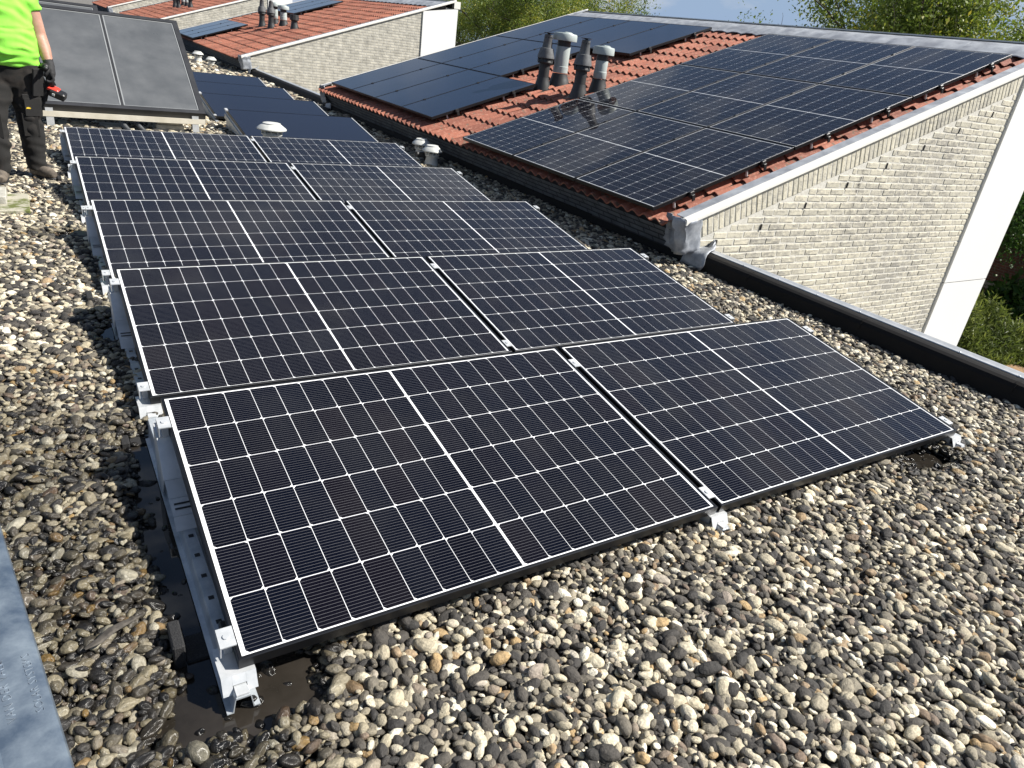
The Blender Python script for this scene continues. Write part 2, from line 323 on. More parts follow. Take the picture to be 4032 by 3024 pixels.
# ------------------------------------------------------------------ gravel: tens of thousands of pebbles in one stuff object
def pebble_mesh(i):
    bm = bmesh.new(); bmesh.ops.create_icosphere(bm, subdivisions=3 if i < 6 else 2, radius=1)
    o = i*7.3; sq = (1, random.uniform(.62, .9), random.uniform(.42, .68))
    for v in bm.verts:
        c = v.co.copy(); k = 1+.20*mnoise.noise(c*1.1+Vector((o, o, 0)))+.08*mnoise.noise(c*2.3+Vector((0, o, o)))
        if i % 4 == 3: k = min(k, .95/max(abs(c.x+.4*c.y), abs(c.y-.3*c.z), .75))
        v.co = Vector((c.x*sq[0], c.y*sq[1], c.z*sq[2]))*k
    me = bpy.data.meshes.new('pebble'); bm.to_mesh(me); bm.free(); me.shade_smooth(); me.materials.append(M['pebble']); return me
def pebble_material():
    m = bpy.data.materials.new('river_pebble'); m.use_nodes = True; t = m.node_tree; L = t.links.new; b = bsdf(m)
    def at(n): q = t.nodes.new('ShaderNodeAttribute'); q.attribute_type = 'INSTANCER'; q.attribute_name = n; return q.outputs['Fac']
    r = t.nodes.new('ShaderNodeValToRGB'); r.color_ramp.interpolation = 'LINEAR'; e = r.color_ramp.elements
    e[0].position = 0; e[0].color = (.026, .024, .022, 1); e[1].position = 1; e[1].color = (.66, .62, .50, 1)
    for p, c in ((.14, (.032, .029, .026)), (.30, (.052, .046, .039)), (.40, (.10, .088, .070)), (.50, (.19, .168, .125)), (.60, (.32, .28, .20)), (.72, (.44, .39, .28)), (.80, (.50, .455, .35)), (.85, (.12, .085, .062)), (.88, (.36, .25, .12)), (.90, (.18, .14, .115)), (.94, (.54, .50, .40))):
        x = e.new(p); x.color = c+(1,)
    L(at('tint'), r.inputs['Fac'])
    tc = t.nodes.new('ShaderNodeTexCoord'); va = t.nodes.new('ShaderNodeVectorMath'); cx = t.nodes.new('ShaderNodeCombineXYZ'); mu = t.nodes.new('ShaderNodeMath'); mu.operation = 'MULTIPLY'; mu.inputs[1].default_value = 90
    L(at('tint'), mu.inputs[0]); L(mu.outputs[0], cx.inputs[0]); L(mu.outputs[0], cx.inputs[1]); L(tc.outputs['Object'], va.inputs[0]); L(cx.outputs[0], va.inputs[1])
    n = t.nodes.new('ShaderNodeTexNoise'); n.inputs['Scale'].default_value = 2.4; n.inputs['Detail'].default_value = 6; n.inputs['Roughness'].default_value = .65; L(va.outputs[0], n.inputs['Vector'])
    h = t.nodes.new('ShaderNodeHueSaturation'); a = t.nodes.new('ShaderNodeMath'); a.operation = 'MULTIPLY_ADD'; a.inputs[1].default_value = 2.1; a.inputs[2].default_value = .05; L(n.outputs['Fac'], a.inputs[0]); L(a.outputs[0], h.inputs['Value']); L(r.outputs['Color'], h.inputs['Color'])
    wet = at('wet'); w1 = t.nodes.new('ShaderNodeMath'); w1.operation = 'MULTIPLY_ADD'; w1.inputs[1].default_value = -.80; w1.inputs[2].default_value = 1; L(wet, w1.inputs[0])
    h2 = t.nodes.new('ShaderNodeHueSaturation'); L(h.outputs['Color'], h2.inputs['Color']); L(w1.outputs[0], h2.inputs['Value']); w3 = t.nodes.new('ShaderNodeMath'); w3.operation = 'MULTIPLY_ADD'; w3.inputs[1].default_value = .25; w3.inputs[2].default_value = 1; L(wet, w3.inputs[0]); L(w3.outputs[0], h2.inputs['Saturation'])
    L(h2.outputs['Color'], b.inputs['Base Color'])
    w2 = t.nodes.new('ShaderNodeMath'); w2.operation = 'MULTIPLY_ADD'; w2.inputs[1].default_value = -.56; w2.inputs[2].default_value = .75; L(wet, w2.inputs[0]); L(w2.outputs[0], b.inputs['Roughness'])
    bp = t.nodes.new('ShaderNodeBump'); bp.inputs['Strength'].default_value = .35; bp.inputs['Distance'].default_value = .1; L(n.outputs['Fac'], bp.inputs['Height']); L(bp.outputs['Normal'], b.inputs['Normal'])
    return m
M['pebble'] = pebble_material()
pcol = bpy.data.collections.new('pebble_kinds')
NP = 14
for i in range(NP):
    o = bpy.data.objects.new('pebble_kind_%02d' % i, pebble_mesh(i)); pcol.objects.link(o)
pts, rots, scls, tint, wets, pid = [], [], [], [], [], []
def keep(x, y):                                # leave the bed out only where nothing can see it (under the panels)
    if .16 < x < 3.30 and .22 < y < 6.9: return False
    return True
def wetness(x, y):
    d = puddle_depth(x, y)
    w_ = max(0, min(1, 1+d*7)) if d > -.14 else 0
    lf = max(0, min(1, (.35-x)*2.2))*max(0, min(1, (2.4-y)*.7))
    return max(w_, min(1, lf*(.92+.5*fbm(x, y, 2.5, 8))))
def bed(x0, x1, y0, y1, sp, layers, size):
    for lz, frac in layers:
        nx, ny = int((x1-x0)/sp), int((y1-y0)/(sp*.87))
        for j in range(ny):
            for i in range(nx):
                if random.random() > frac: continue
                x = x0+(i+.5*(j % 2))*sp+random.uniform(-.42, .42)*sp; y = y0+j*sp*.87+random.uniform(-.42, .42)*sp
                if x > PX0-.012 or not keep(x, y): continue
                d = puddle_depth(x, y) if y < 5 else -1
                s = size*random.lognormvariate(0, .36)*.5; s = min(s, size*1.05)
                z = GRAVEL_Z+lz
                if d > 0:
                    if random.random() > (.05 if d > .02 else .25) or lz > -.02: continue
                    z = ROOF_Z+.008
                elif d > -.06: z -= .022*(1+d/.06)
                z += .012*fbm(x, y, 1.6, 5)+random.uniform(-.004, .006)
                pts.append((x, y, z)); t = random.gauss(0, .28); rots.append((t, random.gauss(0, .28), random.uniform(0, 6.28)))
                k = s*random.uniform(.92, 1.12); scls.append((k*random.uniform(.95, 1.3), k, k*random.uniform(.85, 1.15)))
                tint.append(random.random()*(.34 if lz < -.018 else 1)); wets.append(wetness(x, y) if y < 4.5 else 0); pid.append(random.randrange(NP))  # crevice shade painted into the stone colour: deepest layer gets only the dark tints
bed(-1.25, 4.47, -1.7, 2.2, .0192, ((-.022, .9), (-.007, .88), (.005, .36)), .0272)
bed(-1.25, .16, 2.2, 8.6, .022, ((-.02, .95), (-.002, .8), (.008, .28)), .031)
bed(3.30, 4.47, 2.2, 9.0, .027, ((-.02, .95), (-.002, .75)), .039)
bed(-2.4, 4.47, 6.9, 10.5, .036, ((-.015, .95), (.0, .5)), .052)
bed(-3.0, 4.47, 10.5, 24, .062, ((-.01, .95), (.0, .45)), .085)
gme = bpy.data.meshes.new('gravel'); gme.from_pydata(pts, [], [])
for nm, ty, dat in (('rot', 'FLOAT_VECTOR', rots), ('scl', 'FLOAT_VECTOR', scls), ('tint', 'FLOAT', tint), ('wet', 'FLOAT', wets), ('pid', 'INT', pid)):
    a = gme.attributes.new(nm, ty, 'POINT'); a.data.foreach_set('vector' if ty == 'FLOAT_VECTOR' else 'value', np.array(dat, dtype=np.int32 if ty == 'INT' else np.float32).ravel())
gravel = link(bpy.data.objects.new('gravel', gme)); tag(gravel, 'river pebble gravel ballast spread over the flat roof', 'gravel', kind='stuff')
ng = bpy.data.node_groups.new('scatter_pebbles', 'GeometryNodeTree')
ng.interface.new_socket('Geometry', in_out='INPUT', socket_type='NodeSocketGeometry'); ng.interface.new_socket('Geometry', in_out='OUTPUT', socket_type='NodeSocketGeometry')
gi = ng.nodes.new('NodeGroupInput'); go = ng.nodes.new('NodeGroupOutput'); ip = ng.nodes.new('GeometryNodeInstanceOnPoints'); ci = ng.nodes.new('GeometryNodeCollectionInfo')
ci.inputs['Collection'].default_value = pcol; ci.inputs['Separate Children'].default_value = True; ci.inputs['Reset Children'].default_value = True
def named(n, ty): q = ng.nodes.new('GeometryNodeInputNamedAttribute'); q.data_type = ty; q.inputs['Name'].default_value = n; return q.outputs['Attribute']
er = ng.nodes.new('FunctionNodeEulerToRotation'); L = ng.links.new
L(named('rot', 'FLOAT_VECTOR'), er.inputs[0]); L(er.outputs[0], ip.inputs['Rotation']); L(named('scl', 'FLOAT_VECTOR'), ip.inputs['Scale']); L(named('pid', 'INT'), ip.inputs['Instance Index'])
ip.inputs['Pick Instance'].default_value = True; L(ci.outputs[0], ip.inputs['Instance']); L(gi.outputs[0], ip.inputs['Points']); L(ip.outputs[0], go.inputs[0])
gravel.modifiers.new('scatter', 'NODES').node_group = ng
print('pebbles', len(pts))

# ------------------------------------------------------------------ parapet along the right edge of the flat roof
HY = [2.83, 18.0, 33.2, 48.4]; HLEN = 9.27
par = thing('roof_parapet', 'black bitumen covered parapet wall along the right edge of the flat roof', 'parapet', (PX0, -3.4, ROOF_Z))
mb = MB(); prof = [(PX0-.05, ROOF_Z+.004), (PX1, ROOF_Z+.004), (PX1, .052), (PX0+.075, .054), (PX0+.045, .050), (PX0+.022, .038), (PX0+.006, .015), (PX0, -.02), (PX0-.010, -.07), (PX0-.03, ROOF_Z+.05)]
mb.prism(prof, 'y', -3.4, 61); mb.build('upstand', M['bitumen_wall'], par)
segs = [(-3.4, HY[0]-.02)]+[(HY[i]+HLEN+.05, HY[i+1]-.02) for i in range(3)]
for a, b in segs:
    y = a
    while y < b:
        e = min(b, y+2.45)
        mb = MB(); mb.prism([(PX1-.036, .0545), (PX1+.012, .0535), (PX1+.012, -.02), (PX1+.016, -.02), (PX1+.016, .070), (PX1+.008, .076), (PX1-.004, .072), (PX1-.016, .064), (PX1-.034, .060)], 'y', y+.0015, e-.0015)
        mb.build('edge_trim', M['alu_dull'], par, smooth=30); y = e
y = -2.9
while y < HY[0]-.2:    # lapped joints of the roofing felt and trim screws
    mb = MB(); mb.prism([(p[0]-.0035, p[1]+.0035) for p in prof[3:8]], 'y', y, y+.012); mb.build('felt_lap', M['bitumen_wall'], par); y += 1.02
sc = MB().lathe([(.006, 0), (.006, .002), (.003, .004)], seg=8).mesh('screw', M['galv'])
y = -1.6
while y < HY[0]-.1: inst('screw', sc, par, (PX1-.035-par.location.x, y-par.location.y, .0625-par.location.z)); y += .36

# ------------------------------------------------------------------ solar panels of the flat roof
PW, PH, TILT, PITCHY, GAP = 1.722, 1.134, .15667, 1.4736, .0196
def frame_mesh(w_, h_, t=.035, lip=.0095, m='frame', name='frame'):
    mb = MB()
    def bar(p0, p1, q1, q0):  # mitred bar with a small chamfer on the outer top edge
        pass
    o = [(0, 0), (w_, 0), (w_, h_), (0, h_)]; i = [(lip, lip), (w_-lip, lip), (w_-lip, h_-lip), (lip, h_-lip)]; c = .0018
    oc = [(c, c), (w_-c, c), (w_-c, h_-c), (c, h_-c)]
    v = [(x, y, -t) for x, y in o]+[(x, y, -c) for x, y in o]+[(x, y, 0) for x, y in oc]+[(x, y, 0) for x, y in i]+[(x, y, -t) for x, y in i]
    f = []
    for r in range(4):
        for k in range(4): j = (k+1) % 4; f.append((r*4+k, r*4+j, r*4+4+j, r*4+4+k))
    for k in range(4): j = (k+1) % 4; f.append((16+k, 16+j, j, k))
    return mb.add(v, f).mesh(name, M[m])
FR = frame_mesh(PW, PH)
BS = MB().box(.0088, PW-.0088, .0088, PH-.0088, -.008, -.0035).mesh('backsheet', M['backsheet'])
CW, CH, CGX, CGY = .0907, .1815, .0022, .0026
def cell_mesh(flip):
    c = .0085; p = [(0, c), (c, 0), (CW, 0), (CW, CH), (c, CH), (0, CH-c)]
    if flip: p = [(CW-x, CH-y) for x, y in p]
    mb = MB(); n = 6; mb.add([(x, y, 0) for x, y in p]+[(x, y, -.0004) for x, y in p], [tuple(range(n))]+[(i, n+i, n+(i+1) % n, (i+1) % n) for i in range(n)])
    return mb.mesh('cell', M['cell'])
CELL = (cell_mesh(0), cell_mesh(1))
TAPE = MB()
TAPE.box(0, .003, 0, 1.07, -.0035, -.0032)
TAPE = TAPE.mesh('ribbon', M['alu_dull'])
HALF = 9*CW+8*CGX; MIDGAP = .010; MX = (PW-2*HALF-MIDGAP)/2; MY = (PH-6*CH-5*CGY)/2
def solar_panel(name, label, loc, rot, group, clamps=()):
    o = thing(name, label, 'solar panel', loc, group, rot)
    inst('frame', FR, o); inst('backsheet', BS, o); inst('ribbon', TAPE, o, (.0145, .03, 0)); inst('ribbon', TAPE, o, (PW-.0175, .03, 0))
    for r in range(6):
        for k in range(18):
            x = MX+(k % 9)*(CW+CGX)+(HALF+MIDGAP if k > 8 else 0)
            inst('cell', CELL[r % 2], o, (x, MY+r*(CH+CGY), -.0030))
    return o
ORD = ['front', 'second', 'third', 'fourth', 'rearmost']
for r in range(5):
    for s in range(2):
        solar_panel('solar_module', '%s solar panel of the %s row on the gravel flat roof' % (['left', 'right'][s], ORD[r]), (s*(PW+GAP), r*PITCHY, 0), (TILT, 0, 0), 'tilted panels with white cell grids on the flat roof')

# ------------------------------------------------------------------ rails, brackets, clamps under them
RTOP, RBOT = -.066, -.112
def rail_profile(cx):
    return [(cx-.040, RBOT), (cx-.040, RBOT+.003), (cx-.026, RBOT+.003), (cx-.020, RTOP-.006), (cx-.017, RTOP), (cx+.017, RTOP), (cx+.020, RTOP-.006), (cx+.026, RBOT+.003), (cx+.040, RBOT+.003), (cx+.040, RBOT),
            (cx+.0235, RBOT), (cx+.0175, RTOP-.005), (cx-.0175, RTOP-.005), (cx-.0235, RBOT)]
def front_bracket(cx, y):
    mb = MB(); z = -.032
    mb.plate((cx-.042, y-.006, -.036), (cx-.042, y-.028, -.078), (cx-.017, y-.028, -.078), (cx-.017, y-.006, -.036), -.0025)
    mb.plate((cx+.017, y-.006, -.036), (cx+.017, y-.028, -.078), (cx+.042, y-.028, -.078), (cx+.042, y-.006, -.036), -.0025)
    mb.plate((cx-.0168, y-.006, -.036), (cx-.0168, y-.018, -.058), (cx+.0168, y-.018, -.058), (cx+.0168, y-.006, -.036), -.0025)
    mb.box(cx-.015, cx+.015, y-.052, y-.018, -.0645, -.060)                     # tongue
    mb.plate((cx-.042, y-.006, -.0355), (cx+.042, y-.006, -.0355), (cx+.042, y+.10, -.040), (cx-.042, y+.10, -.040), .003)    # saddle
    mb.plate((cx-.042, y+.0, -.040), (cx-.042, y+.10, -.044), (cx-.030, y+.10, RTOP-.02), (cx-.030, y+.0, RTOP-.02), .0025)
    mb.plate((cx+.042, y+.10, -.044), (cx+.042, y+.0, -.040), (cx+.030, y+.0, RTOP-.02), (cx+.030, y+.10, RTOP-.02), .0025)
    return mb
def rear_support(cx, y):      # y = front edge of that row
    mb = MB()
    def P(u, z, s): return (cx+s*.036, y+u, z)
    pts_ = [(1.045, .118), (.965, .104), (.86, -.002), (.775, -.020), (.70, -.040), (.672, -.058)]
    for i in range(len(pts_)-1):
        a, b = pts_[i], pts_[i+1]
        mb.plate(P(b[0]+.001, b[1], -1), P(b[0]+.001, b[1], 1), P(a[0]-.001, a[1], 1), P(a[0]-.001, a[1], -1), .0025)
    mb.plate(P(.655, RTOP+.001, -1), P(.655, RTOP+.001, 1), P(.672, -.053, 1), P(.672, -.053, -1), .002)
    for sx in (-1, 1):        # cheeks of the leg
        mb.prism([(y+1.04, .115), (y+.965, .101), (y+.865, .0), (y+.93, RBOT+.01), (y+1.03, RBOT+.01)], 'x', cx+sx*.036-.0012, cx+sx*.036+.0012)
    mb.plate(P(1.05, RBOT+.004, -1), P(1.05, RBOT+.004, 1), P(1.047, .118, 1), P(1.047, .118, -1), .0025)
    return mb
def slots(cx, y):
    mb = MB()
    for u, z in ((.748, -.0262), (.728, -.0315)):
        mb.plate((cx-.026, y+u-.003, z+.0006), (cx+.026, y+u-.003, z+.0006), (cx+.026, y+u+.004, z+.0021), (cx-.026, y+u+.004, z+.0021), .0008)
    return mb
def clamp(cx, y, side, u):    # on the panel edge at distance u up the slope; side -1 left end, 0 between, 1 right end
    mb = MB(); n = Vector((0, -math.sin(TILT), math.cos(TILT))); t = Vector((0, math.cos(TILT), math.sin(TILT)))
    o = Vector((cx, y, 0))+t*u
    def bx(x0, x1, v0, v1, h0, h1):
        p = [o+Vector((x, 0, 0))+t*v+n*h for h in (h0, h1) for x, v in ((x0, v0), (x1, v0), (x1, v1), (x0, v1))]; mb.hexa(p)
    w0, w1 = (-.034, .006) if side < 0 else ((-.006, .034) if side > 0 else (-.0165, .0165))
    bx(w0, w1, -.03, .03, .0006, .0045)
    if side:
        xo = -.034 if side < 0 else .034
        bx(min(xo, xo-side*.003), max(xo, xo-side*.003), -.03, .03, -.034, .0004); bx(-.012-.010*(side < 0)*1+0, -.002, -.012, .012, -.05, .0003) if side < 0 else bx(.002, .014, -.012, .012, -.05, .0003)
    else: bx(-.006, .006, -.012, .012, -.05, .0003)
    c = o+Vector(((w0+w1)/2, 0, 0))+n*.0045
    mb.tube([c, c+n*.0035], .0085, 10)
    return mb
RX = (-.004, PW+GAP/2, 2*PW+GAP+.004)
RL = ['leftmost mounting rail, its slotted top showing beside the panel edges', 'mounting rail under the joint between left and right panels', 'right mounting rail ending beside the front right panel corner']
hole = MB().box(-.0075, .0075, -.0075, .0075, -.001, .0009).mesh('slot_hole', M['black'])
for i, cx in enumerate(RX):
    rail = thing('mounting_rail', RL[i], 'mounting rail', (cx, -.05, RBOT), 'galvanised rails under the tilted panels')
    MB().prism(rail_profile(cx), 'y', -.055, 7.12).build('rail_section', M['galv'], rail)
    for r in range(5):
        y = r*PITCHY
        front_bracket(cx, y).build('front_bracket', M['alu'], rail)
        rear_support(cx, y).build('rear_support', M['alu_dull'], rail)
        side = i-1
        for u in (.075, .985): clamp((0, PW+GAP/2, 2*PW+GAP)[i], y, side, u).build('clamp', M['alu'], rail, smooth=30)
        if i != 1: slots(cx, y).build('slot', M['black'], rail)
        if i == 0:
            k = 0
            while .12+k*.1 < .66: inst('slot_hole', hole, rail, (0, y+.12+k*.1+.05, RTOP-RBOT)); k += 1
    mb = MB(); mb.cbox(cx-.006, cx+.012, .155, .2, RTOP+.0015, RTOP+.022, .004)
    if i == 0: mb.build('cable_clip', M['black'], rail)

# rubber pads under the left rail, one arm folded upright
PADS = [(.20, 'nearest rubber pad, standing in the puddle by the front left corner'), (1.36, 'rubber pad lying wet in the puddle beside the second row'), (2.86, 'black rubber pad standing beside the third row'), (4.33, 'black rubber pad standing beside the fourth row near the water glint'), (5.8, 'farthest rubber pad, near the boots of the installer')]
for i, (y, lb) in enumerate(PADS):
    o = thing('rubber_pad', lb, 'rubber pad', (-.08, y, ROOF_Z), 'rubber pads under the left rail')
    MB().cbox(-.098, .06, y-.045, y+.05, ROOF_Z+.002, RBOT-.001, .002).build('base', M['rubber'], o)
    h = .07 if i != 1 else .02
    MB().cbox(-.130, -.100, y-.05, y+.055, ROOF_Z+.002, ROOF_Z+.012+h, .004).build('upright_block', M['rubber'], o)
# ------------------------------------------------------------------ houses with a single-pitch tiled roof
SL = R(19); TS = math.tan(SL); CS, SN = math.cos(SL), math.sin(SL)
XE, XR = 4.13, 9.40                                   # eave tile edge, last tile
def tz(x): return .2905+(x-4.176)*TS                   # plane through the tile crests
TWD, TG, TLN = .30, .345, .40                          # tile width, gauge, length
def tile_verts():
    n = 12; top = []; L_ = TLN
    def h(k):
        a = (k/n)*2*2*PI; return .021*math.cos(a)-.021+(.006 if False else 0)
    v = []; f = []
    for (u, dz) in ((0, .0), (L_, -.030)):
        for k in range(n+1): v.append((u, k/n*TWD, h(k)+dz))
    for k in range(n): f.append((k, n+1+k, n+2+k, k+1))
    m = len(v)
    for k in range(n+1): v.append((0, k/n*TWD, h(k)))
    for k in range(n+1): v.append((.002, k/n*TWD, h(k)*.92-.017))
    for k in range(n): f.append((m+k, m+k+1, m+n+2+k, m+n+1+k))
    return v, f
TV, TF = tile_verts()
def make_tile_mesh():
    me = bpy.data.meshes.new('roof_tile'); me.from_pydata(TV, [], TF); me.update(); me.materials.append(M['tile']); me.shade_smooth(); me.set_sharp_from_angle(angle=R(50)); return me
TILE = make_tile_mesh()
def tile_mass(places, name):
    a = np.array(TV); nV = len(TV); V = []; F = []; T = []
    for (x, y, z, dr) in places:
        b = np.empty_like(a); b[:, 0] = x+a[:, 0]*CS-a[:, 2]*SN; b[:, 1] = y+a[:, 1]; b[:, 2] = z+a[:, 0]*SN+a[:, 2]*CS
        n = len(V)*nV; V.append(b); F += [tuple(i+n for i in f) for f in TF]; T += [random.random()]*len(TF)
    me = bpy.data.meshes.new(name); me.from_pydata(np.concatenate(V).tolist(), [], F); me.update(); me.materials.append(M['tile_mass']); me.shade_smooth(); me.set_sharp_from_angle(angle=R(50))
    at = me.attributes.new('tint', 'FLOAT', 'FACE'); at.data.foreach_set('value', np.array(T, dtype=np.float32)); return me
def tile_places(y0):
    out = []
    rows = int((XR-XE)/CS/TG)+1; nc = int((HLEN-.16)/TWD)
    ys = y0+.10; w_ = (HLEN-.20)/nc
    for r in range(rows):
        x = XE+r*TG*CS; z = tz(x)
        if x > XR-.1: break
        for c in range(nc): out.append((x, ys+c*w_+random.uniform(-.002, .002), z+random.uniform(-.002, .003), 0))
    return out
BR_H, BR_P, BR_L, BR_LP = .053, .0655, .205, .217
def brick_mesh(l, h, d=.03, seed=0):
    # slightly irregular hand-moulded block, front face at y=0 facing -y, rounded edges
    rd = random.Random(seed); j = lambda a=.0025: rd.uniform(-a, a); c = .005
    v = []
    for (x, z) in ((0, 0), (l, 0), (l, h), (0, h)): v.append((x+j(), d, z+j(.0015)))
    for (x, z) in ((0, 0), (l, 0), (l, h), (0, h)): v.append((x+j(.002), c, z+j(.002)))
    for (x, z) in ((c, c), (l-c, c), (l-c, h-c), (c, h-c)): v.append((x+j(), j(.002), z+j()))
    f = [(8, 9, 10, 11)]
    for a in (0, 4):
        for k in range(4): q = (k+1) % 4; f.append((a+k, a+q, a+4+q, a+4+k))
    return v, f
BRV = [brick_mesh(BR_L, BR_H, seed=i) for i in range(6)]
def make_brick(i):
    me = bpy.data.meshes.new('brick'); me.from_pydata(BRV[i][0], [], BRV[i][1]); me.update(); me.materials.append(M['brick']); return me
BRICKS = [make_brick(i) for i in range(6)]
WX0, WX1, WX2 = 4.435, 8.90, 9.93
def house(i, y0):
    near = i == 0
    lab = ['nearest tiled house with pale brick gable carrying the two arrays', 'second tiled house along the row, behind the nearest black panels', 'third tiled house along the row, far behind the flue pipes', 'farthest tiled house, only its roof corner showing at the top left'][i]
    H = thing('house', lab, 'house', (WX0, y0, GROUND_Z), 'terraced houses with single-pitch red roofs')
    def gtop(x): return tz(x)-.012
    # masonry body
    mb = MB(); mb.prism([(WX0+.09, GROUND_Z), (WX2, GROUND_Z), (WX2, 2.05), (9.6, 2.05), (WX0+.09, gtop(WX0)-.12)], 'y', y0+.10, y0+HLEN-.10)
    mb.build('body', M['mortar'], H)
    for (ya, yb, nm) in ((y0, y0+.098, 'gable_wall'), (y0+HLEN-.098, y0+HLEN, 'far_gable_wall')):
        mb = MB(); mb.prism([(WX0, GROUND_Z), (WX1, GROUND_Z), (WX1, gtop(WX1)), (WX0, gtop(WX0))], 'y', ya, yb)
        wall = mb.build(nm, M['mortar'] if (near and nm == 'gable_wall') else M['brick_far'], H)
        if nm == 'gable_wall': gw = wall
        mb = MB(); mb.box(WX1+.006, WX2, ya-.028, yb, GROUND_Z, -.512); mb.build('cladding_panel', M['white_panel'], H)
        mb = MB(); mb.prism([(WX1+.006, -.500), (WX2, -.500), (WX2, 2.06), (WX1+.006, gtop(WX1)-.02)], 'y', ya-.028, yb); mb.build('cladding_panel', M['white_panel'], H)
    if near:
        bricks = []
        solh = .205
        z = -1.62
        row = 0
        while z < gtop(WX1):
            off = (0, .5)[row % 2]*BR_LP+random.uniform(-.01, .01)
            x = WX0+.03-off
            while x < WX1-.02:
                xa, xb = max(x, WX0+.004), min(x+BR_L, WX1-.006)
                lim = lambda xx: gtop(xx)-solh/CS-.012
                if xb-xa > .03:
                    zt = z+BR_H
                    if zt < lim(xa): bricks.append((xa, xb, z))
                    elif zt < lim(xb)+.0:      # cut brick under the sloping soldier course
                        xs = xa
                        while xs < xb and zt > lim(xs): xs += .01
                        if xb-xs > .035: bricks.append((xs, xb, z))
                x += BR_LP+random.uniform(-.004, .004)
            z += BR_P; row += 1
        def score(b):
            p = to_px(((b[0]+b[1])/2, y0, b[2])); ok = 0 < p[0] < 4032 and 0 < p[1] < 3024
            return -(1e6 if not ok else 0)-p[2]
        vis = []
        for b in bricks:      # below the parapet's line of sight nothing is seen of them
            t = (PX1+.016-CAM.x)/((b[0]+b[1])/2-CAM.x); zz = CAM.z+(b[2]+.05-CAM.z)*t
            vis.append((b, zz > .05))
        order = sorted([b for b, k in vis if k], key=score, reverse=True); rest = order[240:]+[b for b, k in vis if not k]
        for b in order[:240]:
            inst('brick', random.choice(BRICKS), gw, (b[0]-WX0, -.0035+random.uniform(-.002, .0015), b[2]-GROUND_Z), (0, random.uniform(-.006, .006), 0), ((b[1]-b[0])/BR_L, 1, 1))
        V, F, T = [], [], []
        def addb(vs, fs): n = len(V); V.extend(vs); F.extend(tuple(q+n for q in f) for f in fs); T.extend([random.random()]*len(fs))
        for b in rest:
            vs, fs = random.choice(BRV); k = (b[1]-b[0])/BR_L; dy = -.0035+random.uniform(-.002, .0015)
            addb([(b[0]+p[0]*k-WX0, p[1]+dy, b[2]+p[2]-GROUND_Z) for p in vs], fs)
        # soldier course under the verge, following the slope
        sv_, sf_ = brick_mesh(.052, solh-.01, .03, 5); s = 0; nsol = 0
        sme = []
        for q in range(3):
            a_, b_ = brick_mesh(.056, solh-.012, .03, 20+q); me = bpy.data.meshes.new('brick'); me.from_pydata(a_, [], b_); me.update(); me.materials.append(M['brick']); sme.append((me, a_, b_))
        Lsol = (WX1-WX0-.02)/CS
        while s < Lsol-.06:
            x = WX0+.012+s*CS+solh*SN*.0; zb = gtop(WX0)-solh/CS-.004+(x-WX0)*TS
            me, a_, b_ = random.choice(sme); dy = -.0035+random.uniform(-.002, .0015)
            if nsol < 60: inst('brick', me, gw, (x-WX0+solh*SN*.5, dy, zb-GROUND_Z+.012), (0, -SL, 0))
            else: addb([(x-WX0+solh*SN*.5+p[0]*CS-p[2]*SN, p[1]+dy, zb-GROUND_Z+.012+p[0]*SN+p[2]*CS) for p in a_], b_)
            nsol += 1; s += .0655
        me = bpy.data.meshes.new('brickwork'); me.from_pydata(V, [], F); me.update(); me.materials.append(M['brick_mass'])
        at = me.attributes.new('tint', 'FLOAT', 'FACE'); at.data.foreach_set('value', np.array(T, dtype=np.float32))
        o = inst('brickwork', me, gw); o['kind'] = 'stuff'
        wh = MB().box(-.006, .006, -.0125, .0, 0, .055).mesh('weep_hole', M['black'])
        for k in range(8):
            x = 4.66+k*.55; zl = gtop(x)-solh/CS-.02; zr = -1.62+math.floor((zl-.055+1.62)/BR_P)*BR_P
            inst('weep_hole', wh, gw, (x-WX0, 0, zr-GROUND_Z-BR_P))
        # rain streak below a missing joint: dark run of dirt on the bricks (own shape)
    # tiles
    rf = MB(); rf.hexa([(XE+.14, y0+.099, tz(XE+.14)-.16), (9.62, y0+.099, tz(9.62)-.16), (9.62, y0+HLEN-.099, tz(9.62)-.16), (XE+.14, y0+HLEN-.099, tz(XE+.14)-.16),
                        (XE+.14, y0+.099, tz(XE+.14)-.062), (9.62, y0+.099, tz(9.62)-.062), (9.62, y0+HLEN-.099, tz(9.62)-.062), (XE+.14, y0+HLEN-.099, tz(XE+.14)-.062)])
    roof = rf.build('roof', M['bitumen'], H)
    pl = tile_places(y0)
    if near:
        def hidden(p):       # under one of the arrays
            x, y = p[0]+.15, p[1]+.15
            return (4.5 < x < 9.1 and 3.35 < y < 6.3) or (4.65 < x < 9.1 and 9.1 < y < 11.7)
        vis = [p for p in pl if not hidden(p)]; vis.sort(key=lambda p: to_px(p)[2]); one = vis[:300]; rest = vis[300:]+[p for p in pl if hidden(p)]
        for p in one: inst('roof_tile', TILE, roof, (p[0]-WX0, p[1]-y0, p[2]-GROUND_Z), (random.uniform(-.006, .006), -SL+random.uniform(-.006, .006), 0))
    else: rest = pl
    rest = [(p[0]-WX0, p[1]-y0, p[2]-GROUND_Z, 0) for p in rest]
    o = inst('roof_tiles', tile_mass(rest, 'roof_tiles'), roof); o['kind'] = 'stuff'
    # zinc ridge flashing in sheets with standing seams, ridge trim
    y = y0+.05; k = 0
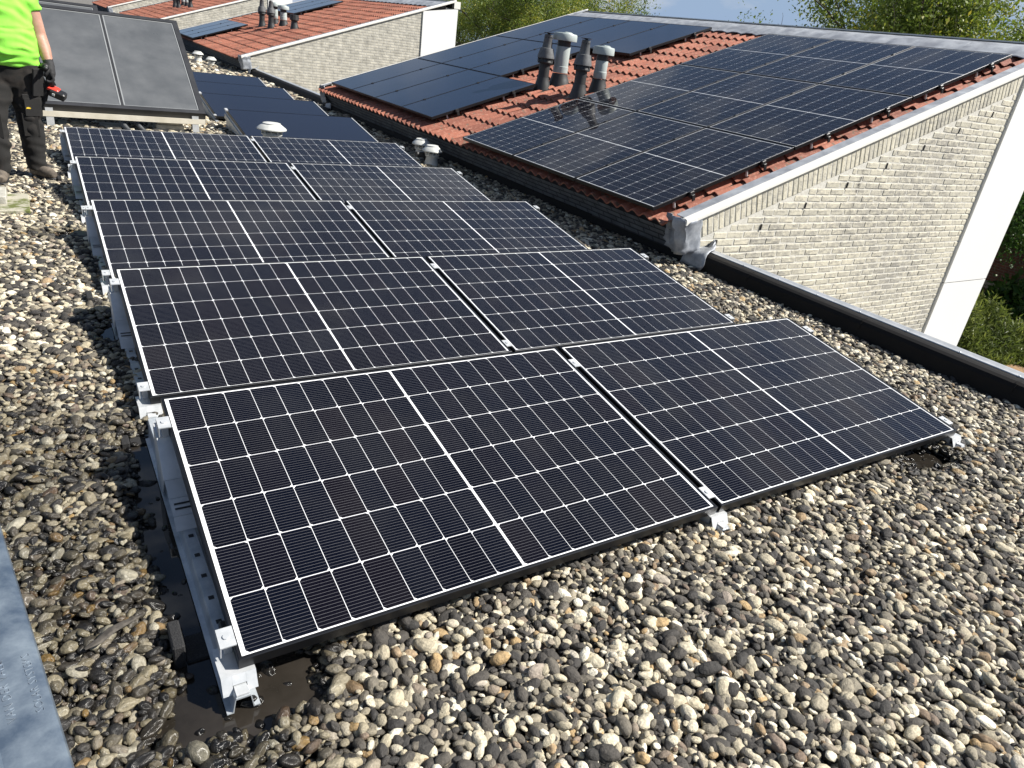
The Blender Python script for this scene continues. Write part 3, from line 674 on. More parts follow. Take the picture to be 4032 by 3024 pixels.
    while y < y0+HLEN-.1:
        e = min(y+1.0, y0+HLEN-.05)
        mb = MB(); r0 = random.uniform(0, .004)
        pr_ = [(9.27, tz(9.27)+.004), (9.36, tz(9.36)+.016), (9.55, tz(9.55)+.03), (9.70, 2.185), (9.74, 2.20), (9.74, 2.19), (9.70, 2.172), (9.55, tz(9.55)+.02), (9.36, tz(9.36)+.005), (9.27, tz(9.27)-.006)]
        nst = 10; n0 = len(mb.v)
        for q in range(nst+1):
            yy = y+(e-y-.003)*q/nst
            for a, (px, pz) in enumerate(pr_):
                wv = (.012*math.sin((yy-y0)/TWD*4*PI+.5)-.006) if px < 9.4 else (.003*math.sin(yy*9) if px < 9.6 else 0)
                mb.v.append((px, yy, pz+wv+r0))
        m_ = len(pr_)
        for q in range(nst):
            for a in range(m_): c_ = (a+1) % m_; mb.f.append((n0+q*m_+a, n0+q*m_+c_, n0+(q+1)*m_+c_, n0+(q+1)*m_+a))
        mb.f.append(tuple(range(n0, n0+m_))); mb.f.append(tuple(n0+nst*m_+a for a in range(m_)))
        mb.build('zinc_sheet', M['zinc'], roof, smooth=35); y = e; k += 1
    MB().box(9.755, 9.80, y0-.02, y0+HLEN+.02, 2.06, 2.215).build('ridge_gutter', M['black'], roof)
    MB().box(9.803, 9.99, y0-.035, y0+HLEN+.035, 2.06, 2.235).build('ridge_trim', M['white_trim'], roof)
    # verges: zinc strip beside the tiles and white aluminium edge in lengths
    for far in (0, 1):
        yA = y0 if not far else y0+HLEN; sg = 1 if not far else -1
        s = 0; x = WX0-.20
        while x < 9.75:
            e = min(9.78, x+1.22)
            a0, a1 = gtop(x)+.012, gtop(e)+.012
            q = [(x, yA+sg*.019, a0+.022), (e-.003, yA+sg*.019, a1+.022), (e-.003, yA+sg*.115, a1+.026), (x, yA+sg*.115, a0+.026)]
            if far: q = [q[3], q[2], q[1], q[0]]
            MB().plate(*q, .01).build('verge_strip', M['zinc'], roof); x = e
        x = WX0-.22
        while x < 9.8:
            e = min(9.86, x+2.5)
            mb = MB(); n0 = 0
            prf = [(-.040, .010), (-.038, .026), (-.030, .034), (-.012, .037), (.018, .034), (.018, .014), (-.024, .010), (-.028, -.016), (-.037, -.018)]
            for xx in (x+.001, e-.001):
                for (dy, dz) in prf: mb.v.append((xx, yA+sg*dy, gtop(xx)+dz))
            m_ = len(prf)
            for a in range(m_): c_ = (a+1) % m_; mb.f.append((a, c_, m_+c_, m_+a))
            mb.f += [tuple(range(m_)), tuple(range(m_, 2*m_))]
            mb.build('verge_trim', M['white_trim'], roof, smooth=40); x = e
    # eave: flashing embossed like brickwork, in lapped sheets, hanging from under the tiles
    y = y0+.12; k = 0
    while y < y0+HLEN-.1:
        e = min(y+1.25, y0+HLEN-.08); d = .004*(k % 2); nn = 8; mb = MB(); dip = random.uniform(-.012, .012)
        for q in range(nn+1):
            yy = y+(e-y+.03)*q/nn; w_ = .006*math.sin(yy*3.1+k)
            for (px, pz) in ((4.235, .195), (4.28, .15), (4.33, .095), (4.375, .035+dip), (4.398, .0+dip)): mb.v.append((px-d+w_, yy, pz+d))
        for q in range(nn):
            for a in range(4): mb.f.append((q*5+a, q*5+a+1, q*5+6+a, q*5+5+a))
        mb.build('embossed_flashing', M['brick_emboss'], H, smooth=True); y = e; k += 1
    MB().box(4.31, 4.52, y0+.10, y0+HLEN-.10, .16, .20).build('eave_board', M['bitumen'], H)
    MB().box(PX0+.04, WX0+.3, y0+.10, y0+HLEN-.10, .0535, .058).build('upstand_cover', M['bitumen_wall'], H)
    # crumpled lead at the eave corners
    for far in (0, 1):
        yA = y0-.006 if not far else y0+HLEN+.006; sg = 1 if not far else -1
        mb = MB(); NU, NV_ = 15, 10; g = {}
        rd = random.Random(3+i+far)
        # sheet wraps from the eave face (along y) round the corner onto the gable (along x)
        for u in range(NU):
            for v in range(NV_):
                fv = v/(NV_-1); s = u/(NU-1)
                zt = gtop(WX0)-.03
                if s < .55:
                    k = s/.55; x = 4.20+.05*fv+.02*math.sin(k*7); yy = yA+sg*(.20*(1-k)); z = zt-.005-.315*fv*(.9+.1*k)
                else:
                    k = (s-.55)/.45; x = 4.215+.05*fv+k*.20; yy = yA-sg*(.016+.012*math.sin(k*3+fv*4)); z = zt-.02+k*.03-.30*fv
                cr_ = mnoise.noise(Vector((s*9+i*5, fv*6, far*3)))*.03; fold = .03*max(0, 1-abs(s-.30-.25*fv)*9)
                x -= fold; yy -= sg*cr_*.6; x += cr_
                g[u, v] = len(mb.v); mb.v.append((x, yy, z))
        for u in range(NU-1):
            for v in range(NV_-1): mb.f.append((g[u, v], g[u+1, v], g[u+1, v+1], g[u, v+1]))
        o = mb.build('lead_corner', M['lead'], H, smooth=50); sm = o.modifiers.new('thickness', 'SOLIDIFY'); sm.thickness = .004
        mb = MB(); g = {}
        prf_ = [(4.372, -.075), (4.378, -.045), (4.383, -.012), (4.392, .022), (4.412, .050), (4.445, .066), (4.48, .072), (4.51, .076), (4.54, .078), (4.565, .082), (4.585, .10), (4.60, .125), (4.61, .14)]
        for u in range(13):      # loose apron lapped over the parapet
            for v in range(7):
                s, fv = u/12, v/6
                x, z = prf_[u]; wd = .03+.17*(1-s)**.8*(.55+.45*math.sin(min(1, s*5+.25)*PI/2)); yy = yA-sg*(.012+wd*fv-.10*(1-s)*(1-fv))
                nn = mnoise.noise(Vector((s*7+i, fv*5, 4.0+far))); z += .014*nn+.010*math.sin(fv*6+s*5); x -= .010*abs(nn)+.012*fv*(1-s)
                g[u, v] = len(mb.v); mb.v.append((x, yy, z))
        for u in range(12):
            for v in range(6): mb.f.append((g[u, v], g[u+1, v], g[u+1, v+1], g[u, v+1]))
        o = mb.build('lead_apron', M['lead'], H, smooth=50); sm = o.modifiers.new('thickness', 'SOLIDIFY'); sm.thickness = .004
    return H
for i, y in enumerate(HY): house(i, y)

# ------------------------------------------------------------------ arrays on the tiled roofs
AX, AZ = 4.12, .352
def on_slope(s): return (AX+s*CS, AZ+s*SN)
CLB = MB().cbox(-.02, .02, -.014, .014, 0, .008, .003).mesh('clamp', M['black'])
ECL = MB(); ECL.cbox(-.025, .025, -.032, -.002, -.045, .006, .004); ECL.cbox(-.018, .018, -.046, -.034, -.075, -.02, .003); ECL = ECL.mesh('end_clamp', M['black'])
FOOT = MB(); FOOT.lathe([(.012, -.10), (.012, -.04)], seg=8); FOOT.box(-.02, .02, -.02, .02, -.038, -.036); FOOT = FOOT.mesh('hanger_bolt', M['alu'])
YA = 3.12
for c in range(3):
    for k in range(3):
        x, z = on_slope(c*(PW+.02))
        # local x runs up the slope, local y away from the camera
        lb = '%s panel of the %s column in the nine panel array on the nearest house' % (['lowest', 'middle', 'topmost'][c], ['right hand', 'central', 'left hand'][k])
        p = solar_panel('roof_solar_panel', lb, (x, YA+k*(PH+.02), z), (0, -SL, 0), 'nine panel array on the nearest roof')
        for u in (.42, 1.30):
            if k: inst('clamp', CLB, p, (u, -.01, .001))
            else: inst('end_clamp', ECL, p, (u, 0, 0)); inst('hanger_bolt', FOOT, p, (u-.16, .03, 0))
BW, BH = .992, 1.69
BFR = frame_mesh(BH, BW, name='frame'); BGL = MB().box(.008, BH-.008, .008, BW-.008, -.008, -.002).mesh('glass', M['glass_black'])
def black_panel(label, loc, group, end=False, near_end=False):
    p = thing('black_solar_panel', label, 'solar panel', loc, group, (0, -SL, 0))
    inst('frame', BFR, p); inst('glass', BGL, p)
    for u in (.38, 1.30):
        if end: inst('end_clamp', ECL, p, (u, 0, 0)); inst('hanger_bolt', FOOT, p, (u-.13, .05, 0))
        else: inst('clamp', CLB, p, (u, -.005, .001))
    return p
for c in range(3):
    s0 = .19+c*(BH+.02); x, z = on_slope(s0)
    for k in range(4):
        if c == 1 and k == 0: continue
        lb = 'all black panel, %s tier, %s from the flue pipes, on the nearest house' % (['lowest', 'middle', 'top'][c], ['first', 'second', 'third', 'fourth'][k])
        black_panel(lb, (x, 7.79+k*(BW+.012), z), 'eleven black panels on the nearest roof', end=(k == 0 or (c == 1 and k == 1)))
for (s0, nm, ya) in ((0.0, 'lower', 23.5), (3.16, 'upper', 23.5)):
    for k in range(3):
        x, z = on_slope(s0)
        black_panel('bluish reflecting panel, %s of three in the %s array on the second house' % (['nearest', 'middle', 'farthest'][k], nm), (x, ya+k*(BW+.012), z), 'six panels on the second roof', end=k == 0)

# ------------------------------------------------------------------ flue pipes and roof vents
def boot(o, x, y, z, r, m='flue_dark'):
    mb = MB(); seg = 20; prof = [(r*1.65, -.10), (r*1.5, -.02), (r*1.28, .05), (r*1.14, .09), (r*1.08, .125)]
    n0 = 0
    for j, (rr, dz) in enumerate(prof):
        for q in range(seg):
            a = 2*PI*q/seg; px = rr*math.cos(a); k = 1-j/4
            mb.v.append((x+px, y+rr*math.sin(a), z+dz+px*TS*k))
    for j in range(4):
        for q in range(seg): c = (q+1) % seg; mb.f.append((j*seg+q, j*seg+c, (j+1)*seg+c, (j+1)*seg+q))
    mb.build('boot', M[m], o, smooth=True)
    mb = MB(); w_ = r*2.2
    mb.hexa([(x+a*w_, y+b*w_*1.1, z-.045+a*w_*TS+h) for h in (-.01, .012) for a, b in ((-1.15, -1), (1, -1), (1, 1), (-1.15, 1))])
    mb.build('flashing_plate', M['black'], o)
def dark_flue(x, y, zt, label, group, cap=True):
    z = tz(x); o = thing('flue_pipe', label, 'flue pipe', (x, y, z), group); r = .078
    boot(o, x, y, z, r)
    MB().lathe([(r, z+.10), (r, zt-.36)], x, y, 22).build('pipe', M['flue_dark'], o, smooth=40)
    if cap:
        MB().lathe([(r*1.02, zt-.385), (.105, zt-.395), (.112, zt-.375), (.098, zt-.33), (.082, zt-.325)], x, y, 22).build('collar', M['flue_dark'], o, smooth=35)
        fin = MB()
        for k in range(10):
            a = 2*PI*k/10; fin.hexa([(x+math.cos(a+d)*rr, y+math.sin(a+d)*rr, h) for h in (zt-.372, zt-.318) for rr, d in ((.083, -.06), (.112, -.045), (.112, .045), (.083, .06))])
        fin.build('collar_fins', M['flue_dark'], o)
        MB().lathe([(.09, zt-.33), (.122, zt-.322), (.120, zt-.30), (.094, zt-.195), (.072, zt-.19), (.056, zt-.05), (.058, zt-.046), (.055, zt-.018), (.03, zt-.016)], x, y, 24).build('cowl', M['flue_cap'], o, smooth=35)
        MB().lathe([(.018, zt-.02), (.02, zt-.008), (.074, zt-.002), (.076, zt+.003), (.012, zt+.006)], x, y, 20).build('cap_disc', M['black'], o, smooth=35)
        ss = MB().box(-.0015, .006, -.010, .010, -.006, .006).mesh('vent_slot', M['black'])
        for k in range(9): a = 2*PI*k/9; inst('vent_slot', ss, o, (math.cos(a)*.053, math.sin(a)*.053, zt-.057-z), (0, 0, a))
    else:
        MB().lathe([(.085, zt-.36), (.10, zt-.34), (.128, zt-.33), (.128, zt-.20), (.10, zt-.195)], x, y, 12).build('cowl', M['flue_dark'], o)
    return o
def pale_flue(x, y, zt, r, label, group):
    z = tz(x); o = thing('vent_pipe', label, 'vent pipe', (x, y, z), group); boot(o, x, y, z-.02, r)
    MB().lathe([(r*1.02, z+.115), (r*1.06, z+.12), (r*1.06, z+.20), (r*1.0, z+.205), (r*1.0, zt-.19), (r*.97, zt-.18)], x, y, 24).build('pipe', M['pvc_grey'], o, smooth=35)
    MB().lathe([(r*.93, zt-.185), (r*.93, zt-.09)], x, y, 24).build('neck', M['flue_dark'], o, smooth=35)
    R_ = r*1.72
    MB().lathe([(r*.95, zt-.105), (R_*.99, zt-.105), (R_, zt-.098), (R_*.985, zt-.03), (R_*.93, zt-.012), (R_*.6, zt-.006), (R_*.58, zt+.002), (R_*.2, zt+.004)], x, y, 28).build('cap', M['pvc_grey'], o, smooth=35)
    MB().box(x-.01, x+R_*.55, y-.012, y+.012, zt+.004, zt+.012).build('cap_rib', M['pvc_grey'], o)
    return o
G1 = 'flues on the nearest roof'
dark_flue(6.05, 7.84, 1.635, 'dark ribbed flue pipe with disc cap beside the black panels', G1)
pale_flue(6.32, 7.82, 1.672, .102, 'tallest pale grey vent pipe with wide flat cap', G1)
dark_flue(6.06, 6.97, 1.622, 'dark flue pipe with disc cap nearest the nine panel array', G1)
pale_flue(6.37, 6.96, 1.565, .085, 'shorter pale grey vent pipe rising behind the nine panel array', G1)
G2 = 'flues on the second roof'
dark_flue(6.03, 23.05, 1.63, 'grey cowled flue, leftmost on the second house', G2)
dark_flue(6.05, 22.13, 1.63, 'black cowled flue, second from left on the second house', G2)
pale_flue(6.40, 23.0, 1.6, .085, 'pale vent pipe half hidden behind the black flue on the second house', G2)
pale_flue(6.40, 22.1, 1.55, .095, 'pale capped vent pipe standing free on the second house', G2)
dark_flue(6.32, 20.77, 1.55, 'short black vent with square cowl on the second house', G2, cap=False)
G3 = 'flues on the third roof'
for (x, y, d, lb) in ((6.05, 38.2, 1, 'dark flue, leftmost on the third house'), (6.05, 37.3, 1, 'dark flue, second on the third house'), (6.4, 38.1, 0, 'pale vent pipe, third on the third house'), (6.4, 37.2, 0, 'pale vent pipe, fourth on the third house'), (6.32, 36.0, 2, 'short black vent, rightmost on the third house')):
    if d == 0: pale_flue(x, y, 1.56, .09, lb, G3)
    else: dark_flue(x, y, 1.62, lb, G3, cap=d == 1)
def mushroom(x, y, zb, zt, r, label):
    o = thing('roof_vent', label, 'roof vent', (x, y, zb), 'mushroom vents on the flat roof')
    MB().lathe([(r*.85, zb), (r*.72, zb+.02), (r*.60, zt-.16), (r*.58, zt-.10)], x, y, 24).build('stack', M['vent'], o, smooth=35)
    MB().lathe([(r*.66, zt-.135), (r*.70, zt-.13), (r*.70, zt-.115), (r*.60, zt-.11)], x, y, 24).build('ring', M['vent'], o, smooth=35)
    fn = MB()
    for k in range(10):
        a = 2*PI*k/10; fn.hexa([(x+math.cos(a+d)*rr, y+math.sin(a+d)*rr, h) for h in (zt-.115, zt-.06) for rr, d in ((r*.55, -.07), (r*.72, -.05), (r*.72, .05), (r*.55, .07))])
    fn.build('louvre', M['vent'], o)
    MB().lathe([(r*.9, zt-.078), (r, zt-.072), (r*1.0, zt-.062), (r*.93, zt-.05), (r*.66, zt-.016), (r*.60, zt-.014), (r*.60, zt-.002), (r*.54, zt+.001), (r*.1, zt+.004)], x, y, 30).build('cap', M['vent'], o, smooth=35)
    return o
mushroom(3.97, 7.04, ROOF_Z+.01, .165, .125, 'nearer of two grey mushroom vents below the tiled eave')
mushroom(4.06, 7.54, ROOF_Z+.01, .165, .125, 'farther of two grey mushroom vents below the tiled eave')
mushroom(2.08, 7.40, ROOF_Z+.01, .27, .165, 'single white mushroom vent in front of the black flat roof panels')
mushroom(3.72, 20.6, ROOF_Z+.01, .17, .14, 'distant white mushroom vent by the second eave')
mushroom(3.85, 19.6, ROOF_Z+.01, .13, .13, 'distant low mushroom vent by the second eave')
mb = MB(); mb.tube([(3.78, 7.10, .04), (3.90, 7.12, .03), (3.96, 7.16, -.02)], .035, 14); mb.build('vent_elbow', M['flue_dark'], thing('drain_pipe', 'dark short pipe elbow between the two mushroom vents', 'pipe', (3.9, 7.12, -.02)), smooth=40)

# ------------------------------------------------------------------ black panel rows farther back on the flat roof
BLF = frame_mesh(PW, PH)
GLF = MB().box(.008, PW-.008, .008, PH-.008, -.008, -.002).mesh('glass', None)
def blk_flat_mat():
    m = mat('black_halfcell_glass', (.0055, .0065, .014), rough=.16, spec=.5)
    t = m.node_tree; L = t.links.new; tc = t.nodes.new('ShaderNodeTexCoord'); sp = t.nodes.new('ShaderNodeSeparateXYZ'); L(tc.outputs['Object'], sp.inputs[0])
    a = t.nodes.new('ShaderNodeMath'); a.operation = 'MULTIPLY'; a.inputs[1].default_value = 1/.0378; L(sp.outputs['Y'], a.inputs[0]); f = t.nodes.new('ShaderNodeMath'); f.operation = 'FRACT'; L(a.outputs[0], f.inputs[0])
    g = t.nodes.new('ShaderNodeMath'); g.operation = 'LESS_THAN'; g.inputs[1].default_value = .2; L(f.outputs[0], g.inputs[0])
    mx = t.nodes.new('ShaderNodeMix'); mx.data_type = 'RGBA'; L(g.outputs[0], mx.inputs['Factor']); mx.inputs['A'].default_value = (.005, .006, .014, 1); mx.inputs['B'].default_value = (.016, .018, .03, 1); L(mx.outputs['Result'], bsdf(m).inputs['Base Color'])
    return m
GLF.materials.append(blk_flat_mat())
for k in range(4):
    y1 = 9.13+k*1.73; p = thing('black_solar_panel', 'all black panel on the flat roof, %s of the four rows by the grey collector' % ['nearest', 'second', 'third', 'farthest'][k], 'solar panel', (1.95, y1-PH*math.cos(TILT), 0), 'black panels in four rows on the flat roof', (TILT, 0, 0))
    inst('frame', BLF, p); inst('glass', GLF, p)
    MB().add([(0, .05, -.036), (0, PH, -.036), (0, PH-.02, -.26), (0, .4, -.22), (-.003, .05, -.036), (-.003, PH, -.036), (-.003, PH-.02, -.26), (-.003, .4, -.22)], [(0, 1, 2, 3), (7, 6, 5, 4), (0, 4, 5, 1), (1, 5, 6, 2), (2, 6, 7, 3), (3, 7, 4, 0)]).build('side_plate', M['alu_dull'], p, local=True)
    MB().box(PW+.001, PW+.02, .0, PH, -.03, -.006).build('side_rail', M['alu'], p, local=True)
    MB().cbox(-.03, .006, .02, .07, 0.0005, .006, .002).build('clamp', M['alu'], p, local=True)
    MB().cbox(-.03, .006, PH-.10, PH-.03, 0.0005, .02, .002).build('clamp', M['alu'], p, local=True)
    for xx in (.0, PW): MB().box(xx-.02, xx+.02, -.1, PH, -.118, -.06).build('rail', M['galv'], p, local=True)

# ------------------------------------------------------------------ grey solar collectors on legs
M['coll_glass'] = mat('collector_glass', (.075, .08, .085), (.11, .115, .12), scale=2.5, rough=.32, spec=.5, rvar=.2, detail=8)
M['coll_frame'] = mat('collector_frame', (.03, .031, .034), (.045, .046, .05), scale=6, rough=.5, metal=.3)
M['seal'] = mat('glazing_seal', (.22, .23, .235), rough=.5)
M['beam'] = mat('cream_beam', (.50, .46, .37), (.60, .56, .47), scale=6, rough=.6)
CT = R(30)
def collector(x0, x1, yb, zb, label, full=True):
    o = thing('solar_collector', label, 'solar collector', (x0, yb, ROOF_Z), 'grey glazed collectors on legs'); Lc = 1.93; w_ = x1-x0; dp = .085
    def P(u, v, h): return (x0+u, yb+v*math.cos(CT)-h*math.sin(CT), zb+v*math.sin(CT)+h*math.cos(CT))
    def bx(u0, u1, v0, v1, h0, h1, mb): return mb.hexa([P(u, v, h) for h in (h0, h1) for u, v in ((u0, v0), (u1, v0), (u1, v1), (u0, v1))])
    f = .062
    bx(0, w_, 0, f, -dp, 0, MB()).build('frame_rail', M['coll_frame'], o); bx(0, w_, Lc-f, Lc, -dp, 0, MB()).build('frame_rail', M['coll_frame'], o)
    bx(0, f, f+.0005, Lc-f-.0005, -dp, -.0005, MB()).build('frame_rail', M['coll_frame'], o); bx(w_-f, w_, f+.0005, Lc-f-.0005, -dp, -.0005, MB()).build('frame_rail', M['coll_frame'], o)
    bx(f, w_-f, f, Lc-f, -dp, -.03, MB()).build('back_tray', M['coll_frame'], o)
    mid = w_/2
    for a, b in ((f+.002, mid-.014), (mid+.014, w_-f-.002)):
        bx(a, b, f+.002, Lc-f-.002, -.029, -.012, MB()).build('glass', M['coll_glass'], o)
        mb = MB(); e = .014; h0, h1 = -.0118, -.008
        for (u0, u1, v0, v1) in ((a, b, f+.003, f+.003+e), (a, b, Lc-f-.003-e, Lc-f-.003), (a, a+e, f+.02, Lc-f-.02), (b-e, b, f+.02, Lc-f-.02)): bx(u0, u1, v0, v1, h0, h1, mb)
        mb.build('glazing_seal', M['seal'], o)
    bx(mid-.011, mid+.011, f, Lc-f, -.029, -.004, MB()).build('divider', M['coll_frame'], o)
    MB().box(x0+.01, x1-.01, yb+.012, yb+.07, zb-.135, zb-.076).build('cream_beam', M['beam'], o)
    for u in (.12, w_-.16):
        xx = x0+u; zt = zb+.02; zf = ROOF_Z+.03
        MB().box(xx, xx+.075, yb+.015, yb+.02, zf, zt-.06).build('leg', M['alu'], o)
        MB().box(xx+.070, xx+.075, yb+.021, yb+.08, zf, zt-.03).build('leg_flange', M['alu'], o)
        MB().box(xx, xx+.06, yb-.10, yb+1.65, zf-.012, zf-.004).build('foot_rail', M['alu_dull'], o)
        zr = zb+Lc*.86*math.sin(CT)-.12
        MB().box(xx, xx+.05, yb+1.42, yb+1.425, zf, zr).build('rear_leg', M['alu'], o)
        MB().tube([(xx+.05, yb+.35, zf+.0), (xx+.05, yb+.12, zb-.02)], .018, 6).build('brace', M['coll_frame'], o)
    if full:
        MB().box(x0+.10, x0+.95, yb-.13, yb-.07, ROOF_Z+.012, ROOF_Z+.055).build('base_beam', M['alu_dull'], o)
        for u in (.86, 1.02):
            MB().tube([(x0+u, yb+.45, .09), (x0+u+.02, yb+.2, -.0), (x0+u+.06, yb-.05, -.05), (x0+u+.09, yb-.25, -.07), (x0+u+.5, yb-.33, -.075)], .026, 10).build('pipe', M['flue_cap'], o, smooth=True)
    return o
collector(-.22, 1.60, 8.62, .165, 'front grey double solar collector on metal legs behind the installer')
collector(-.95, .87, 11.25, .165, 'rear grey solar collector half hidden behind the front one')
def paver(x0, x1, y0, y1, z0, z1, label, m='concrete', name='concrete_paver', group=None, rz=0):
    c = ((x0+x1)/2, (y0+y1)/2, z0); o = MB().cbox(x0, x1, y0, y1, z0, z1, .006).build(name, M[m], None, loc=c); o.rotation_euler = (0, 0, rz)
    return tag(o, label, 'paver', group)
gp = 'pavers weighing down the collector'
for k in range(3): paver(1.02+.015*k, 1.36-.01*k, 8.70, 9.0, ROOF_Z+.02+k*.055, ROOF_Z+.07+k*.055, '%s paver in the stack below the front collector' % ['bottom', 'middle', 'top'][k], group=gp)
paver(.02, .32, 8.72, 9.02, ROOF_Z+.02, ROOF_Z+.075, 'mossy paver below the left side of the front collector', 'moss', group=gp)
paver(.45, .75, 8.75, 9.05, ROOF_Z+.02, ROOF_Z+.07, 'paver beside the pipes below the front collector', group=gp)
paver(-.82, -.342, 4.66, 5.18, -.10, -.045, 'large mossy concrete slab on the gravel at the left edge', 'moss')
paver(-.82, -.475, 4.84, 5.16, -.044, .01, 'smaller concrete block stacked on the mossy slab at the left edge')
paver(-.13, .02, 4.04, 4.16, -.085, -.06, 'dark broken slate shard lying on the gravel beside the fourth row', 'flue_dark', 'slate_shard', rz=-.35)
paver(-.10, .0, 5.05, 5.18, -.085, -.062, 'dark stone shard on the gravel near the boots of the installer', 'flue_dark', 'slate_shard', rz=.2)
paver(-.62, -.5, .42, .47, -.07, -.055, 'dark slate splinter on the wet gravel at the far left', 'flue_dark', 'slate_shard', rz=.5)
M['wood'] = mat('wet_wood', (.030, .026, .022), (.085, .075, .062), scale=60, rough=.85, bump=.6, bscale=90)
o = MB().tube([(-.085, .004, .0), (-.05, -.003, .004), (-.01, .004, .006), (.03, .001, .004), (.075, -.003, .001)], [.004, .0115, .013, .010, .003], 7, flat=.55).build('wood_splinter', M['wood'], None, smooth=40); o.location = (-.245, .285, -.058); o.rotation_euler = (0, .05, .55); tag(o, 'narrow dark stick lying on wet gravel left of the puddle', 'stick')
# ------------------------------------------------------------------ galvanised profile lying at the lower left, with embossed maker's name
A_, B_ = Vector((-.359, -.132, 0)), Vector((-.49, .795, 0)); D_ = (B_-A_).normalized(); N_ = Vector((-D_.y, D_.x, 0))
gal = thing('galvanised_profile', 'weathered galvanised channel profile with embossed lettering at the lower left', 'metal profile', (A_.x, A_.y, GRAVEL_Z))
cs = [(0, -.075), (.0, -.018), (.004, -.008), (.024, 0), (.112, 0), (.120, .010), (.128, .012), (.150, .012), (.158, .010), (.166, 0), (.26, 0), (.26, -.075), (.257, -.075), (.257, -.003), (.003, -.02), (.003, -.075)]
mb = MB(); st = [-1.0, 2.3]
for s in st:
    for (a, z) in cs: p = A_+D_*s+N_*a; mb.v.append((p.x, p.y, z))
m_ = len(cs)
for a in range(m_): c = (a+1) % m_; mb.f.append((a, c, m_+c, m_+a))
mb.f += [tuple(range(m_)), tuple(range(m_, 2*m_))]
mz = mat('stained_galvanised', (.075, .105, .15), (.22, .265, .31), scale=7, rough=.4, metal=.4, rvar=.3, bump=.2, bscale=45, detail=8, ramp=(.40, .66)); M['gal_stain'] = mz
mb.build('channel', mz, gal, smooth=30)
def letters(txt, pix_a, size, parent, material):
    cu = bpy.data.curves.new('lettering', 'FONT'); cu.body = txt; cu.size = size; cu.extrude = .0006; cu.resolution_u = 2; cu.space_character = 1.12; cu.offset = -.0007
    t = bpy.data.objects.new('tmp', cu); COL.objects.link(t); dg = bpy.context.evaluated_depsgraph_get(); me = bpy.data.meshes.new_from_object(t.evaluated_get(dg)); bpy.data.objects.remove(t)
    me.materials.clear(); me.materials.append(material); o = link(bpy.data.objects.new('lettering', me)); o.parent = parent
    x = D_; y = N_; z = Vector((0, 0, 1)); m4 = Matrix(((x.x, y.x, z.x, 0), (x.y, y.y, z.y, 0), (x.z, y.z, z.z, 0), (0, 0, 0, 1)))
    o.matrix_local = Matrix.Translation(Vector(pix_a)-parent.location) @ m4
    return o
lm = mat('embossed_zinc', (.22, .26, .31), (.32, .37, .42), scale=30, rough=.35, metal=.4)
letters('SOLAR SYSTEMS', Vector((-.4035, .036, .0008)), .0245, gal, lm)
letters('VAN DER VALK', Vector((-.4545, .030, .0008)), .0265, gal, lm)

# ------------------------------------------------------------------ person (installer) and cordless drill
def fuse(mb, name, material, parent, voxel=.012, smooth_it=6, wrinkle=None):
    me = mb.mesh(name, None); o = link(bpy.data.objects.new(name, me))
    md = o.modifiers.new('r', 'REMESH'); md.mode = 'VOXEL'; md.voxel_size = voxel; md.use_smooth_shade = True
    ms = o.modifiers.new('s', 'SMOOTH'); ms.iterations = smooth_it; ms.factor = .5
    dg = bpy.context.evaluated_depsgraph_get(); me2 = bpy.data.meshes.new_from_object(o.evaluated_get(dg)); o.modifiers.clear(); o.data = me2; me2.name = name
    me2.materials.clear(); me2.materials.append(material); me2.shade_smooth()
    if wrinkle:
        nv = len(me2.vertices); nor = np.empty(nv*3); me2.vertices.foreach_get('normal', nor); nor = nor.reshape(-1, 3); co = np.empty(nv*3); me2.vertices.foreach_get('co', co); co = co.reshape(-1, 3)
        d = np.array([wrinkle(Vector(c)) for c in co]); co += nor*d[:, None]; me2.vertices.foreach_set('co', co.ravel()); me2.update()
    o.parent = parent; return o
skin = mat('skin', (.36, .19, .135), (.43, .25, .185), scale=14, rough=.5, bump=.2, bscale=160); bsdf(skin).inputs['Subsurface Weight'].default_value = .1
shirtm = mat('neon_green_cotton', (.22, .66, .05), (.28, .74, .08), scale=5, rough=.85, bump=.3, bscale=300)
trou = mat('black_work_trousers', (.007, .007, .0075), (.015, .014, .013), scale=8, rough=.9, bump=.5, bscale=300)
dusty = mat('dusty_black_cloth', (.008, .0075, .007), (.035, .026, .020), scale=6, rough=.92, bump=.4, bscale=200, ramp=(.50, .8))
bootm = mat('muddy_boot', (.05, .042, .035), (.17, .14, .11), scale=13, rough=.9, bump=.5, bscale=120)
glovem = mat('black_glove', (.010, .010, .011), (.024, .024, .026), scale=40, rough=.8, bump=.4, bscale=300)
hairm = mat('brown_hair', (.06, .035, .02), (.11, .07, .04), scale=40, rough=.7)
PB = Vector((-.335, 5.97, GRAVEL_Z+.006))
per = thing('person', 'installer in neon green shirt and black work trousers holding a cordless drill', 'person', PB)
# one continuous body: legs, torso, neck, head, arms, hands
LA, RA = (.075, -.03), (-.175, -.20)            # ankles (x, y)
def leg(mb, ax, ay, hipx, sc, top=.84):
    mb.loft([(ax, ay+.0, .06, .052*sc, .06*sc), (ax, ay+.01, .14, .055*sc, .062*sc), (ax*.98+.002, ay*.9+.012, .30, .066*sc, .074*sc), (ax*.96+.0, ay*.7+.0, .47, .068*sc, .074*sc), (ax*.6+hipx*.4, ay*.4, .60, .083*sc, .088*sc), (hipx, .0, .76, .098*sc, .10*sc), (hipx*.8, .005, top, .10*sc, .105*sc)], 18)
ARM = [(.165, .02, 1.40), (.198, .03, 1.25), (.222, .035, 1.10), (.245, .0, 1.0), (.262, -.045, .905)]
ARMR = [(-.165, .02, 1.40), (-.205, .03, 1.25), (-.225, .03, 1.10), (-.235, -.02, .99), (-.235, -.08, .90)]
body = MB()
leg(body, *LA, .085, .8); leg(body, *RA, -.09, .8)
